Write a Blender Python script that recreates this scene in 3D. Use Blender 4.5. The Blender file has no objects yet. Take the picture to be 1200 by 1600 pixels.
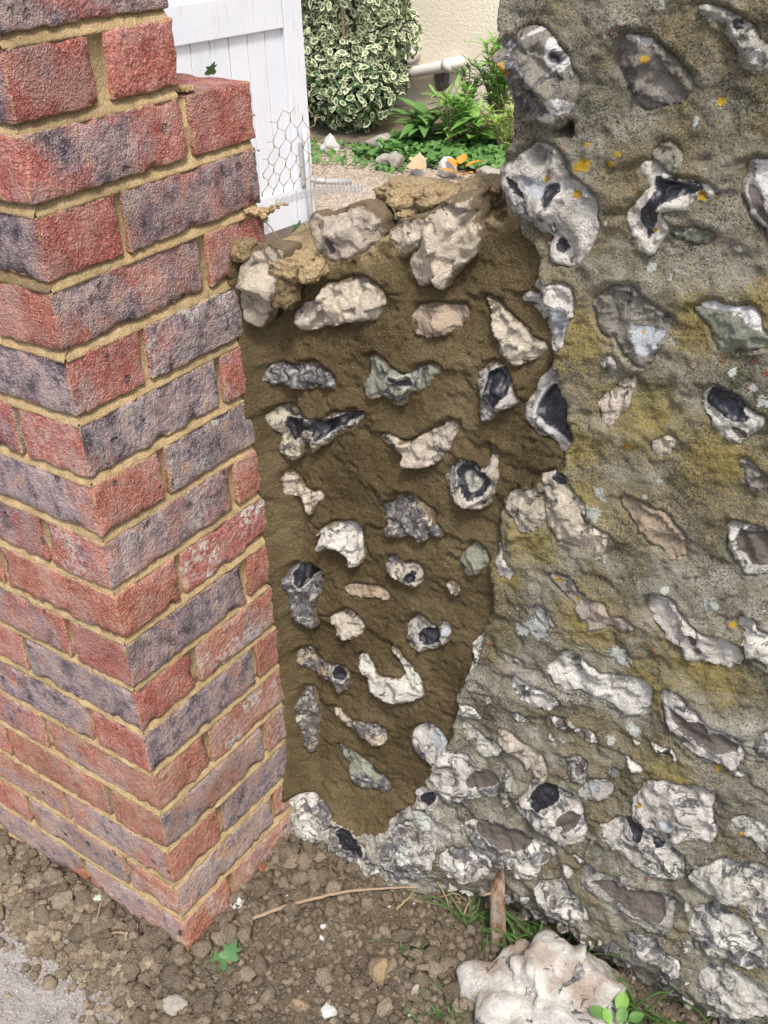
import bpy, math, random
import numpy as np
from mathutils import Vector, Matrix

random.seed(7)
R = math.radians
scene = bpy.context.scene
col = scene.collection

# ------------------------------------------------------------ camera
cam_data = bpy.data.cameras.new('camera')
cam = bpy.data.objects.new('camera', cam_data)
col.objects.link(cam)
scene.camera = cam
cam_data.sensor_fit = 'AUTO'
cam_data.sensor_width = 36.0
cam_data.lens = 36.0 * 1631.95 / 1600.0
cam_data.clip_start = 0.02
cam_data.clip_end = 500.0
_r = Vector((0.82377092, 0.56596291, -0.03297651))
_u = Vector((-0.27534765, 0.45026443, 0.84937955))
_f = Vector((-0.49556547, 0.69061417, -0.5267513))
_m = Matrix((_r, _u, -_f)).transposed().to_4x4()
_m.translation = Vector((0.848157, -0.627398, 0.042069))
cam.matrix_world = _m

# ------------------------------------------------------------ light
world = bpy.data.worlds.new('World')
scene.world = world
world.use_nodes = True
wn = world.node_tree
wn.nodes.clear()
w_out = wn.nodes.new('ShaderNodeOutputWorld')
w_bg = wn.nodes.new('ShaderNodeBackground')
w_sky = wn.nodes.new('ShaderNodeTexSky')
SUN_EL, SUN_AZ = 58.0, 136.0          # azimuth clockwise from +Y
w_sky.sky_type = 'NISHITA'
w_sky.sun_disc = False
w_sky.sun_elevation = R(SUN_EL)
w_sky.sun_rotation = R(SUN_AZ)
w_sky.air_density = 1.0
w_sky.dust_density = 4.0
w_sky.ozone_density = 0.6
w_bg.inputs['Strength'].default_value = 0.10
wn.links.new(w_sky.outputs[0], w_bg.inputs['Color'])
wn.links.new(w_bg.outputs[0], w_out.inputs['Surface'])
sun_d = bpy.data.lights.new('sun', 'SUN')
sun_d.energy = 1.5
sun_d.angle = R(10)
sun_d.color = (1.0, 0.95, 0.88)
sun = bpy.data.objects.new('sun', sun_d)
col.objects.link(sun)
_sd = Vector((math.sin(R(SUN_AZ)) * math.cos(R(SUN_EL)), math.cos(R(SUN_AZ)) * math.cos(R(SUN_EL)), math.sin(R(SUN_EL))))
sun.rotation_euler = _sd.to_track_quat('Z', 'Y').to_euler()
scene.view_settings.view_transform = 'Standard'
scene.view_settings.look = 'None'
scene.view_settings.exposure = 1.18
scene.view_settings.gamma = 1.0
scene.view_settings.use_curve_mapping = False

# ------------------------------------------------------------ numpy noise
def _hash(ix, iy, iz, seed):
    h = ix.astype(np.uint32) * np.uint32(374761393) + iy.astype(np.uint32) * np.uint32(668265263) \
        + iz.astype(np.uint32) * np.uint32(2246822519) + np.uint32((seed * 3266489917) & 0xffffffff)
    h = (h ^ (h >> np.uint32(13))) * np.uint32(1274126177)
    h = h ^ (h >> np.uint32(16))
    return (h & np.uint32(0xffff)).astype(np.float32) / 65535.0

def vnoise(p, seed=0):
    p = np.asarray(p, dtype=np.float64)
    i = np.floor(p).astype(np.int64)
    f = (p - i)
    f = f * f * f * (f * (f * 6 - 15) + 10)
    i = i + 100000
    x, y, z = i[..., 0], i[..., 1], i[..., 2]
    fx, fy, fz = f[..., 0], f[..., 1], f[..., 2]
    def c(a, b, d): return _hash(x + a, y + b, z + d, seed)
    x00 = c(0, 0, 0) * (1 - fx) + c(1, 0, 0) * fx
    x10 = c(0, 1, 0) * (1 - fx) + c(1, 1, 0) * fx
    x01 = c(0, 0, 1) * (1 - fx) + c(1, 0, 1) * fx
    x11 = c(0, 1, 1) * (1 - fx) + c(1, 1, 1) * fx
    return (x00 * (1 - fy) + x10 * fy) * (1 - fz) + (x01 * (1 - fy) + x11 * fy) * fz

def fbm(p, scale, octv=3, seed=0, gain=0.5):
    p = np.asarray(p, dtype=np.float64) * scale
    s = 0.0; a = 1.0; t = 0.0
    for o in range(octv):
        s = s + a * (vnoise(p, seed + o * 17) - 0.5) * 2
        t += a; a *= gain; p = p * 2.03 + 11.7
    return s / t

def sstep(a, b, x):
    t = np.clip((x - a) / (b - a), 0, 1)
    return t * t * (3 - 2 * t)

# ------------------------------------------------------------ mesh helpers
def mesh_from(name, verts, faces, smooth=True):
    """verts (N,3); faces (M,3|4) array or list of tuples"""
    me = bpy.data.meshes.new(name)
    verts = np.asarray(verts, dtype=np.float32)
    if isinstance(faces, np.ndarray):
        m, k = faces.shape
        me.vertices.add(len(verts)); me.vertices.foreach_set('co', verts.ravel())
        me.loops.add(m * k); me.loops.foreach_set('vertex_index', faces.astype(np.int32).ravel())
        me.polygons.add(m); me.polygons.foreach_set('loop_start', np.arange(0, m * k, k, dtype=np.int32))
        me.update(calc_edges=True)
        me.validate()
    else:
        me.from_pydata([tuple(v) for v in verts], [], faces)
        me.update()
    if smooth and len(me.polygons):
        me.polygons.foreach_set('use_smooth', np.ones(len(me.polygons), dtype=bool))
    return me

def attr(me, name, vals):
    a = me.attributes.new(name, 'FLOAT', 'POINT')
    a.data.foreach_set('value', np.asarray(vals, dtype=np.float32).ravel())

def cattr(me, name, rgb):
    a = me.attributes.new(name, 'FLOAT_COLOR', 'POINT')
    rgb = np.asarray(rgb, dtype=np.float32)
    if rgb.shape[1] == 3:
        rgb = np.hstack([rgb, np.ones((len(rgb), 1), dtype=np.float32)])
    a.data.foreach_set('color', rgb.ravel())

def obj(name, me, mat, parent=None, loc=None):
    o = bpy.data.objects.new(name, me)
    if mat is not None:
        if not len(me.materials): me.materials.append(mat)
    col.objects.link(o)
    if loc is not None: o.location = loc
    if parent is not None: o.parent = parent
    return o

def tag(o, label=None, cat=None, group=None, kind=None):
    if label: o['label'] = label
    if cat: o['category'] = cat
    if group: o['group'] = group
    if kind: o['kind'] = kind
    return o

def empty(name, loc, label, cat, group=None):
    o = bpy.data.objects.new(name, None)
    o.empty_display_size = 0.05
    col.objects.link(o); o.location = loc
    return tag(o, label, cat, group)

def child(name, verts, faces, mat, parent, smooth=True):
    """world-space verts -> mesh object under an unrotated, unscaled parent"""
    base = Vector((0, 0, 0)); p = parent
    while p is not None:
        base += p.location; p = p.parent
    v = np.asarray(verts, dtype=np.float32)
    c = (v.max(0) + v.min(0)) / 2
    me = mesh_from(name, v - c, faces, smooth)
    o = obj(name, me, mat, parent, Vector([float(t) for t in c]) - base)
    return o

def top(name, verts, faces, mat, label=None, cat=None, group=None, kind=None, smooth=True):
    v = np.asarray(verts, dtype=np.float32)
    c = (v.max(0) + v.min(0)) / 2; c[2] = v[:, 2].min()
    o = obj(name, mesh_from(name, v - c, faces, smooth), mat, None, Vector([float(t) for t in c]))
    return tag(o, label, cat, group, kind)

class MB:
    def __init__(s): s.v = []; s.f = []
    def add(s, v, f):
        n = len(s.v); s.v += [tuple(map(float, q)) for q in v]; s.f += [tuple(int(i) + n for i in t) for t in f]
    def box(s, x0, y0, z0, x1, y1, z1, ax=None):
        v = [(x, y, z) for z in (z0, z1) for y in (y0, y1) for x in (x0, x1)]
        if ax: v = [ax(*q) for q in v]
        s.add(v, [(0, 2, 3, 1), (4, 5, 7, 6), (0, 1, 5, 4), (2, 6, 7, 3), (0, 4, 6, 2), (1, 3, 7, 5)])
    def tube(s, pts, rad, n=6, cap=True):
        pts = [Vector(p) for p in pts]
        if not hasattr(rad, '__len__'): rad = [rad] * len(pts)
        rings = []
        prev = None
        for i, p in enumerate(pts):
            t = (pts[min(i + 1, len(pts) - 1)] - pts[max(i - 1, 0)]).normalized()
            if prev is None:
                a = t.orthogonal().normalized()
            else:
                a = (prev - t * prev.dot(t))
                a = a.normalized() if a.length > 1e-6 else t.orthogonal().normalized()
            prev = a; b = t.cross(a)
            rings.append([p + (a * math.cos(6.28318 * k / n) + b * math.sin(6.28318 * k / n)) * rad[i] for k in range(n)])
        v = [q for r in rings for q in r]; f = []
        for i in range(len(pts) - 1):
            for k in range(n):
                f.append((i * n + k, i * n + (k + 1) % n, (i + 1) * n + (k + 1) % n, (i + 1) * n + k))
        if cap:
            f.append(tuple(range(n))[::-1]); f.append(tuple((len(pts) - 1) * n + k for k in range(n)))
        s.add(v, f)

def ico(sub):
    import bmesh
    bm = bmesh.new(); bmesh.ops.create_icosphere(bm, subdivisions=sub, radius=1.0)
    bm.verts.ensure_lookup_table()
    v = np.array([tuple(a.co) for a in bm.verts]); f = np.array([[a.index for a in p.verts] for p in bm.faces]); bm.free()
    return v, f
ICO = {k: ico(k) for k in (1, 2, 3, 4, 5)}

def rock(center, size, sub=3, seed=0, rough=0.25, facets=6, flat=0.0, rot=0.0):
    """irregular stone: icosphere cut by planes and displaced"""
    v, f = ICO[sub]; rs = np.random.RandomState(seed)
    d = np.ones(len(v))
    for i in range(facets):
        n = rs.normal(size=3); n /= np.linalg.norm(n); k = rs.uniform(.55, .9)
        dot = v @ n
        d = np.where(dot * d > k, k / np.maximum(dot, 1e-3), d)
    p = v * d[:, None]
    p = p * (1 + rough * fbm(v + seed * 3.1, 1.6, 3, seed)[:, None] + rough * .35 * fbm(v + seed * 1.7, 6, 3, seed + 5)[:, None])
    c, s = math.cos(rot), math.sin(rot)
    p = p * np.asarray(size)
    p = np.stack([p[:, 0] * c - p[:, 1] * s, p[:, 0] * s + p[:, 1] * c, p[:, 2]], 1)
    return p + np.asarray(center), f

# ------------------------------------------------------------ material helpers
class NT:
    def __init__(s, name):
        s.mat = bpy.data.materials.new(name); s.mat.use_nodes = True
        s.t = s.mat.node_tree; s.t.nodes.clear()
        s.out = s.t.nodes.new('ShaderNodeOutputMaterial')
        s.b = s.t.nodes.new('ShaderNodeBsdfPrincipled')
        s.t.links.new(s.b.outputs[0], s.out.inputs[0])
        s.geo = s.t.nodes.new('ShaderNodeNewGeometry')
        s.pos = s.geo.outputs['Position']
    def n(s, typ): return s.t.nodes.new('ShaderNode' + typ)
    def link(s, a, b): s.t.links.new(a, b)
    def put(s, sock, v):
        if hasattr(v, 'is_output'): s.link(v, sock)
        elif hasattr(v, '__len__') and len(v) == 3 and sock.type == 'RGBA': sock.default_value = (*v, 1)
        else: sock.default_value = v
    def noise(s, scale, detail=3, rough=.55, vec=None, dist=0.0, out=0):
        n = s.n('TexNoise'); n.inputs['Scale'].default_value = scale; n.inputs['Detail'].default_value = detail
        n.inputs['Roughness'].default_value = rough; n.inputs['Distortion'].default_value = dist
        s.link(vec if vec is not None else s.pos, n.inputs['Vector']); return n.outputs[out]
    def voro(s, scale, feat='F1', out='Distance', vec=None, rnd=1.0):
        n = s.n('TexVoronoi'); n.feature = feat; n.inputs['Scale'].default_value = scale
        n.inputs['Randomness'].default_value = rnd
        s.link(vec if vec is not None else s.pos, n.inputs['Vector']); return n.outputs[out]
    def attr(s, name, out='Fac'):
        n = s.n('Attribute'); n.attribute_name = name; return n.outputs[out]
    def math(s, op, a, b=0.0, clamp=False):
        n = s.n('Math'); n.operation = op; n.use_clamp = clamp
        s.put(n.inputs[0], a); s.put(n.inputs[1], b); return n.outputs[0]
    def mr(s, v, a, b, c=0.0, d=1.0, smooth=True):
        n = s.n('MapRange'); n.interpolation_type = 'SMOOTHSTEP' if smooth else 'LINEAR'
        s.put(n.inputs['Value'], v)
        for k, x in zip(('From Min', 'From Max', 'To Min', 'To Max'), (a, b, c, d)): s.put(n.inputs[k], x)
        return n.outputs[0]
    def mix(s, fac, a, b, mode='MIX'):
        n = s.n('Mix'); n.data_type = 'RGBA'; n.blend_type = mode; n.clamp_factor = True
        s.put(n.inputs[0], fac); s.put(n.inputs[6], a); s.put(n.inputs[7], b); return n.outputs[2]
    def ramp(s, fac, stops):
        n = s.n('ValToRGB'); e = n.color_ramp.elements
        while len(e) < len(stops): e.new(.5)
        for k, (p, c) in zip(e, stops): k.position = p; k.color = (*c, 1)
        s.put(n.inputs[0], fac); return n.outputs[0]
    def bump(s, h, strength=1.0, dist=.001, normal=None):
        n = s.n('Bump'); n.inputs['Strength'].default_value = strength; n.inputs['Distance'].default_value = dist
        s.put(n.inputs['Height'], h)
        if normal is not None: s.link(normal, n.inputs['Normal'])
        return n.outputs[0]
    def done(s, colr, rough=.9, normal=None, spec=.3):
        s.put(s.b.inputs['Base Color'], colr); s.put(s.b.inputs['Roughness'], rough)
        s.put(s.b.inputs['Specular IOR Level'], spec)
        if normal is not None: s.link(normal, s.b.inputs['Normal'])
        return s.mat

def simple(name, a, b, scale=60, rough=.8, bump=0.0, bscale=200, spec=.3):
    m = NT(name)
    c = m.mix(m.noise(scale, 4, .6), a, b)
    nrm = m.bump(m.noise(bscale, 4, .65), 1.0, bump) if bump else None
    return m.done(c, rough, nrm, spec)

# ------------------------------------------------------------ materials
def mat_brick():
    m = NT('brick')
    tone = m.attr('tone'); eff = m.attr('eff'); warm = m.attr('warm')
    big = m.noise(13, 3, .6); mid = m.noise(60, 4, .65); fine = m.noise(420, 2, .6); grit = m.noise(800, 2, .7)
    red = m.ramp(mid, [(.3, (.25, .062, .052)), (.5, (.38, .115, .095)), (.7, (.46, .20, .155))])
    red = m.mix(warm, red, m.ramp(mid, [(.3, (.27, .10, .058)), (.5, (.41, .17, .10)), (.7, (.47, .25, .16))]))
    blue = m.ramp(m.math('ADD', m.noise(34, 5, .7), m.math('MULTIPLY', m.math('SUBTRACT', warm, .5), .12)), [(.34, (.06, .056, .072)), (.43, (.17, .148, .18)), (.5, (.31, .25, .27)), (.57, (.38, .275, .24)), (.66, (.45, .30, .20))])
    t = m.math('ADD', tone, m.math('MULTIPLY', m.math('SUBTRACT', big, .5), 1.7))
    t = m.math('ADD', t, m.math('MULTIPLY', m.math('SUBTRACT', fine, .5), .5))
    c = m.mix(m.mr(t, .25, .68), red, blue)
    # dark burnt spots
    vd = m.voro(34); vc = m.voro(34, out='Color')
    sep = m.n('SeparateColor'); m.link(vc, sep.inputs[0])
    spot = m.math('MULTIPLY', m.mr(m.math('ADD', vd, m.math('MULTIPLY', m.math('SUBTRACT', m.noise(150, 3, .6), .5), .35)), .12, .2, 1, 0), m.math('GREATER_THAN', sep.outputs[0], .55))
    spot = m.math('MULTIPLY', spot, m.mr(tone, .05, .4, .3, 1.0))
    c = m.mix(spot, c, (.045, .042, .05))
    # sandy, creased face: paler grains
    c = m.mix(m.mr(fine, .54, .66, 0, .6), c, (.60, .43, .36))
    c = m.mix(m.mr(fine, .46, .34, 0, .42), c, (.10, .05, .05))
    # lime bloom
    e = m.math('MULTIPLY', m.math('MULTIPLY', eff, 1.6, clamp=True), m.math('MULTIPLY', m.mr(m.noise(22, 3, .6), .47, .6), m.mr(m.math('ADD', m.noise(110, 4, .7), m.math('MULTIPLY', grit, .3)), .6, .7)))
    c = m.mix(e, c, (.62, .6, .57))
    # dust and mortar smeared in from the joints
    c = m.mix(m.mr(m.noise(19, 4, .6), .42, .64, .02, .34), c, (.54, .42, .37))
    sm = m.mr(m.math('ADD', m.attr('em'), m.math('MULTIPLY', m.math('SUBTRACT', m.noise(75, 4, .7), .5), 1.9)), .72, .86, 0, .85)
    c = m.mix(sm, c, m.mix(fine, (.26, .18, .085), (.50, .38, .21)))
    h = m.math('ADD', m.math('MULTIPLY', m.math('MULTIPLY', m.noise(420, 2, .6), m.attr('grain')), m.mr(m.noise(11, 3, .6), .35, .65, .45, 1.25)), m.math('MULTIPLY', m.noise(150, 3, .6), .7))
    h = m.math('SUBTRACT', h, m.math('MULTIPLY', spot, .35))
    return m.done(c, .92, m.bump(h, 1.0, .006), .2)

def mat_pier_mortar():
    m = NT('pier_mortar')
    c = m.ramp(m.noise(45, 4, .6), [(.3, (.31, .22, .11)), (.5, (.43, .315, .165)), (.7, (.53, .405, .235))])
    c = m.mix(m.mr(m.noise(7, 4, .65), .48, .64, 0, .6), c, (.22, .165, .085))
    c = m.mix(m.mr(m.noise(800, 2, .7), .52, .66, 0, .6), c, (.68, .55, .36))
    c = m.mix(m.mr(m.noise(650, 2, .7), .46, .34, 0, .6), c, (.2, .13, .06))
    h = m.math('ADD', m.noise(500, 3, .7), m.math('MULTIPLY', m.noise(90, 3, .6), 1.2))
    return m.done(c, .95, m.bump(h, 1.0, .002), .15)

def mat_fresh():
    m = NT('fresh_mortar')
    c = m.ramp(m.noise(9, 5, .68), [(.34, (.078, .058, .026)), (.48, (.122, .092, .044)), (.58, (.158, .122, .062)), (.7, (.205, .162, .09))])
    sand = m.attr('sand')
    sandc = m.ramp(m.noise(220, 3, .7), [(.3, (.40, .29, .15)), (.5, (.55, .42, .24)), (.7, (.66, .53, .34))])
    c = m.mix(sand, c, sandc)
    c = m.mix(m.mr(m.noise(800, 2, .7), .56, .66, 0, .6), c, (.36, .29, .18))
    c = m.mix(m.mr(m.noise(520, 2, .7), .47, .34, 0, m.mr(sand, 0, 1, .65, .3)), c, (.04, .025, .011))
    pit = m.mr(m.voro(95), .04, .14, 1, 0)
    h = m.math('ADD', m.math('MULTIPLY', m.noise(650, 2, .7), .8), m.math('MULTIPLY', m.noise(170, 4, .75), 1.5))
    h = m.math('SUBTRACT', h, m.math('MULTIPLY', pit, .5))
    return m.done(c, .93, m.bump(h, 1.0, .0045), .2)

def mat_old():
    m = NT('old_mortar')
    pale = m.attr('pale'); yel = m.attr('yel'); lime = m.attr('lime'); moss = m.attr('moss')
    fine = m.noise(420, 3, .75); grain = m.noise(850, 2, .8)
    c = m.ramp(m.noise(16, 5, .68), [(.33, (.125, .118, .092)), (.45, (.235, .222, .175)), (.55, (.335, .32, .265)), (.67, (.47, .455, .405))])
    c = m.mix(m.mr(m.math('ADD', m.noise(9, 4, .65), m.math('MULTIPLY', m.math('SUBTRACT', fine, .5), .5)), .50, .64, 0, .65), c, (.18, .142, .06))
    c = m.mix(m.mr(m.math('ADD', moss, m.math('MULTIPLY', m.math('SUBTRACT', fine, .5), .9)), .3, .8, 0, .75), c, (.27, .225, .062))
    c = m.mix(m.mr(m.noise(11, 4, .65), .52, .66, 0, .75), c, (.075, .082, .05))
    c = m.mix(m.mr(m.math('ADD', lime, m.math('MULTIPLY', m.math('SUBTRACT', m.noise(60, 5, .7), .5), 1.3)), .35, .75, 0, .8), c, (.62, .61, .56))
    # grains: pale sand, black lichen dots, small red and tan pebbles
    c = m.mix(m.mr(grain, .53, .64, 0, .7), c, (.46, .42, .33))
    c = m.mix(m.mr(m.math('ADD', fine, m.math('MULTIPLY', m.math('SUBTRACT', m.noise(17, 4, .6), .5), .42)), .485, .38, 0, .78), c, (.036, .032, .022))
    pv = m.voro(75); pc = m.voro(75, out='Color'); sp = m.n('SeparateColor'); m.link(pc, sp.inputs[0])
    peb = m.math('MULTIPLY', m.mr(pv, .2, .28, 1, 0), m.math('GREATER_THAN', sp.outputs[0], .86))
    c = m.mix(m.math('MULTIPLY', peb, .85), c, m.ramp(sp.outputs[1], [(.1, (.30, .12, .07)), (.5, (.42, .33, .24)), (.9, (.2, .17, .15))]))
    ys = m.mr(m.math('ADD', m.noise(300, 3, .7), m.math('MULTIPLY', m.math('ADD', moss, m.math('SUBTRACT', m.noise(9, 4, .65), .5)), .2)), .60, .68, 0, .6)
    c = m.mix(ys, c, (.33, .255, .07))
    # lichens
    ed = m.math('SUBTRACT', m.noise(160, 4, .7), .5)
    pale = m.math('MAXIMUM', pale, m.mr(m.noise(20, 5, .72), .60, .70, -1, .45))
    pm = m.mr(m.math('ADD', pale, m.math('MULTIPLY', ed, 2.0)), .35, .5)
    c = m.mix(m.math('MULTIPLY', pm, .9), c, m.mix(m.noise(300, 3, .6), (.40, .44, .40), (.66, .7, .67)))
    ym = m.mr(m.math('ADD', yel, m.math('MULTIPLY', ed, 1.3)), .3, .42)
    c = m.mix(ym, c, m.mix(m.noise(300, 3, .6), (.40, .24, .02), (.62, .42, .06)))
    h = m.math('ADD', m.noise(380, 4, .75), m.math('MULTIPLY', m.noise(110, 4, .65), 1.5))
    h = m.math('ADD', h, m.math('MULTIPLY', peb, .5))
    h = m.math('ADD', h, m.math('MULTIPLY', pm, .12))
    return m.done(c, .95, m.bump(h, 1.0, .0045), .15)

def mat_flint():
    m = NT('flint')
    base = m.attr('col', 'Color'); mott = m.attr('mott'); dk = m.attr('dk'); dcol = m.attr('dcol', 'Color'); dirt = m.attr('dirt')
    old = m.attr('old'); yel = m.attr('yel'); pale = m.attr('pale'); dcol_a = m.attr('gloss')
    fine = m.noise(420, 3, .75)
    c = m.mix(m.mr(m.noise(38, 5, .7), .38, .66), base, m.mix(.45, base, (.24, .225, .20)))
    c = m.mix(m.mr(m.noise(65, 5, .75, dist=.5), .58, .72, 0, .55), c, (.36, .27, .16))
    c = m.mix(m.mr(m.noise(90, 5, .75, dist=.4), .6, .7, 0, .5), c, (.66, .65, .62))
    # grey-black silica showing through the cortex
    sil = m.mr(m.math('ADD', m.noise(24, 6, .70, dist=.9), m.math('MULTIPLY', mott, .34)), .665, .70)
    silc = m.ramp(m.noise(75, 5, .7, dist=1.5), [(.36, (.02, .022, .03)), (.48, (.06, .06, .07)), (.56, (.20, .195, .195)), (.66, (.48, .47, .45))])
    c = m.mix(m.math('MULTIPLY', sil, .92), c, silc)
    # weathered cortex on the old wall: black lichen dots, olive film
    c = m.mix(m.math('MULTIPLY', old, m.mr(fine, .44, .36, 0, .55)), c, (.05, .047, .04))
    c = m.mix(m.math('MULTIPLY', old, m.mr(m.noise(30, 4, .7), .54, .68, 0, .45)), c, (.22, .19, .11))
    # fracture faces
    ed = m.math('MULTIPLY', m.math('SUBTRACT', m.noise(95, 5, .75), .5), 1.25)
    dm = m.mr(m.math('ADD', dk, ed), -.06, .1)
    dc = m.mix(m.mr(m.noise(55, 5, .65, dist=.8), .55, .75, 0, .5), dcol, m.mix(.55, dcol, (.30, .31, .34)))
    dc = m.mix(m.mr(m.noise(260, 3, .7), .64, .74, 0, .45), dc, (.5, .5, .5))
    c = m.mix(m.mr(m.math('ADD', m.attr('dr'), m.math('MULTIPLY', ed, 1.6)), -.30, -.08, 0, .5), c, (.78, .76, .72))
    c = m.mix(dm, c, dc)
    # mortar smears and lichens
    dd = m.mr(m.math('ADD', dirt, m.math('MULTIPLY', m.math('SUBTRACT', m.noise(110, 4, .7), .5), 1.1)), .45, .65)
    smear = m.mix(old, m.mix(fine, (.11, .075, .036), (.22, .16, .085)), m.mix(fine, (.13, .11, .065), (.32, .28, .19)))
    c = m.mix(m.math('MULTIPLY', dd, .9), c, smear)
    e2 = m.math('SUBTRACT', m.noise(160, 4, .7), .5)
    c = m.mix(m.mr(m.math('ADD', pale, m.math('MULTIPLY', e2, 2.0)), .35, .5, 0, .9), c, (.6, .64, .6))
    c = m.mix(m.mr(m.math('ADD', yel, m.math('MULTIPLY', e2, 1.3)), .3, .42), c, m.mix(fine, (.40, .24, .02), (.62, .42, .06)))
    gl = m.math('MULTIPLY', m.math('MAXIMUM', m.math('MULTIPLY', dm, dcol_a), m.math('MULTIPLY', sil, .6)), m.math('SUBTRACT', 1.0, dd), clamp=True)
    rough = m.mr(gl, 0, 1, .9, .28, smooth=False)
    h = m.math('ADD', m.noise(360, 4, .75), m.math('MULTIPLY', m.noise(95, 5, .7, dist=.8), 1.6))
    h = m.math('MULTIPLY', h, m.mr(gl, 0, 1, 1.0, .12, smooth=False))
    return m.done(c, rough, m.bump(h, 1.0, .004), .5)

def mat_soil(name, a, b, c2):
    m = NT(name)
    c = m.ramp(m.noise(30, 5, .65), [(.3, a), (.55, b), (.75, c2)])
    c = m.mix(m.attr('rnd'), c, m.mix(.5, c, tuple(min(1, x * 2.1) for x in c2)))
    c = m.mix(m.mr(m.noise(520, 3, .7), .54, .68, 0, .5), c, tuple(min(1, x * 2.0) for x in c2))
    c = m.mix(m.mr(m.noise(400, 3, .7), .47, .35, 0, .65), c, tuple(x * .4 for x in a))
    h = m.math('ADD', m.noise(350, 4, .75), m.math('MULTIPLY', m.noise(100, 4, .7), 1.4))
    return m.done(c, .97, m.bump(h, 1.0, .009), .12)

M = {}
M['brick'] = mat_brick(); M['pm'] = mat_pier_mortar(); M['fresh'] = mat_fresh(); M['old'] = mat_old(); M['flint'] = mat_flint()
M['soil'] = mat_soil('soil', (.17, .135, .095), (.25, .205, .148), (.34, .285, .215))
M['path'] = mat_soil('path_dust', (.48, .44, .42), (.64, .595, .57), (.76, .72, .69))
M['clay'] = mat_soil('dry_clay', (.27, .215, .145), (.37, .30, .215), (.47, .395, .295))
M['chalk'] = simple('chalk', (.72, .71, .68), (.42, .41, .40), 120, .9, .002, 300)
M['stone'] = simple('grey_stone', (.44, .41, .36), (.22, .20, .18), 70, .9, .003, 250)
M['buffstone'] = simple('buff_stone', (.36, .28, .17), (.22, .16, .09), 70, .93, .003, 300)
def mat_leaf(name, c1, c2, trans=.25, rough=.5):
    m = NT(name)
    oi = m.noise(90, 3, .6)
    c = m.mix(oi, c1, c2)
    m.done(c, rough, None, .4)
    m.b.inputs['Transmission Weight'].default_value = 0
    tr = m.n('BsdfTranslucent'); m.put(tr.inputs['Color'], c)
    mx = m.n('MixShader'); mx.inputs[0].default_value = trans
    m.link(m.b.outputs[0], mx.inputs[1]); m.link(tr.outputs[0], mx.inputs[2]); m.link(mx.outputs[0], m.out.inputs[0])
    return m.mat
M['grass'] = mat_leaf('grass', (.05, .11, .03), (.10, .19, .05))
M['straw'] = simple('dry_grass', (.38, .3, .17), (.26, .19, .1), 80, .85)
M['ivy'] = mat_leaf('ivy_leaf', (.07, .17, .06), (.13, .27, .1))
M['bright'] = mat_leaf('bright_leaf', (.16, .34, .06), (.27, .48, .12))
M['bark'] = simple('twig_bark', (.24, .17, .11), (.38, .29, .2), 150, .9, .001, 500)
# ============================================================ BRICK PIER
def grid_axis(h, step):
    e = [-h, -h + .0012, -h + .003]
    n = max(1, int(round((2 * h - .006) / step)))
    mid = list(np.linspace(-h + .003, h - .003, n + 1))[1:-1]
    return np.array(e + mid + [h - .003, h - .0012, h])

def box_surface(hx, hy, hz, step):
    ax = [grid_axis(h, step) for h in (hx, hy, hz)]
    V = []; Fc = []; idx = {}
    def vid(i, j, k):
        t = (i, j, k)
        if t not in idx:
            idx[t] = len(V); V.append((ax[0][i], ax[1][j], ax[2][k]))
        return idx[t]
    nx, ny, nz = (len(a) - 1 for a in ax)
    for i in range(nx):
        for j in range(ny):
            Fc.append((vid(i, j, 0), vid(i, j + 1, 0), vid(i + 1, j + 1, 0), vid(i + 1, j, 0)))
            Fc.append((vid(i, j, nz), vid(i + 1, j, nz), vid(i + 1, j + 1, nz), vid(i, j + 1, nz)))
    for i in range(nx):
        for k in range(nz):
            Fc.append((vid(i, 0, k), vid(i + 1, 0, k), vid(i + 1, 0, k + 1), vid(i, 0, k + 1)))
            Fc.append((vid(i, ny, k), vid(i, ny, k + 1), vid(i + 1, ny, k + 1), vid(i + 1, ny, k)))
    for j in range(ny):
        for k in range(nz):
            Fc.append((vid(0, j, k), vid(0, j, k + 1), vid(0, j + 1, k + 1), vid(0, j + 1, k)))
            Fc.append((vid(nx, j, k), vid(nx, j + 1, k), vid(nx, j + 1, k + 1), vid(nx, j, k + 1)))
    return np.array(V), np.array(Fc)

PIER_W = 0.665
pier = empty('brick_pier', (-PIER_W / 2, .16, -1.43), 'multi-coloured red and purple brick pier with sandy yellow joints at the left', 'pier')
# (tone, bloom) along the right face from the corner; tone 0 red .. 1 blue-grey
RT = {1: [(.6, 0)], 2: [(.05, 0), (.15, 0)], 3: [(.38, 0), (0, 0)], 4: [(0, 0), (.5, 0)], 5: [(.5, .1), (.3, .1)], 6: [(.3, 0), (.72, .35)],
      7: [(.72, .2), (.1, .3)], 8: [(.42, 0), (.85, .45)], 9: [(.55, .35), (.05, .1)], 10: [(0, 0), (.05, .6)], 11: [(.62, .05), (.1, .1)],
      12: [(.1, 0), (.22, .5)], 13: [(.68, 0), (.2, .2)], 14: [(.12, .1), (.35, .6)], 15: [(.68, .1), (.3, .3)], 16: [(.1, 0), (.85, .3)], 17: [(.72, .35), (.3, .3)], 18: [(.25, .3), (.4, .4)]}
LT = {3: [0, .3], 4: [.75, .5], 5: [0, .2], 6: [.75, .4], 7: [.08, .35], 8: [.7, .5], 9: [.2, .45], 10: [.1, .5], 11: [.08, .4], 12: [.72, .15], 13: [.08, .75],
      14: [.3, .3], 15: [.05, .12, .2], 16: [.6, .35, .15], 17: [.35, .65, .2], 18: [.6, .75, .3], 19: [.1, .2, .1]}
N_TOP, N_BOT = -4, 19

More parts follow.
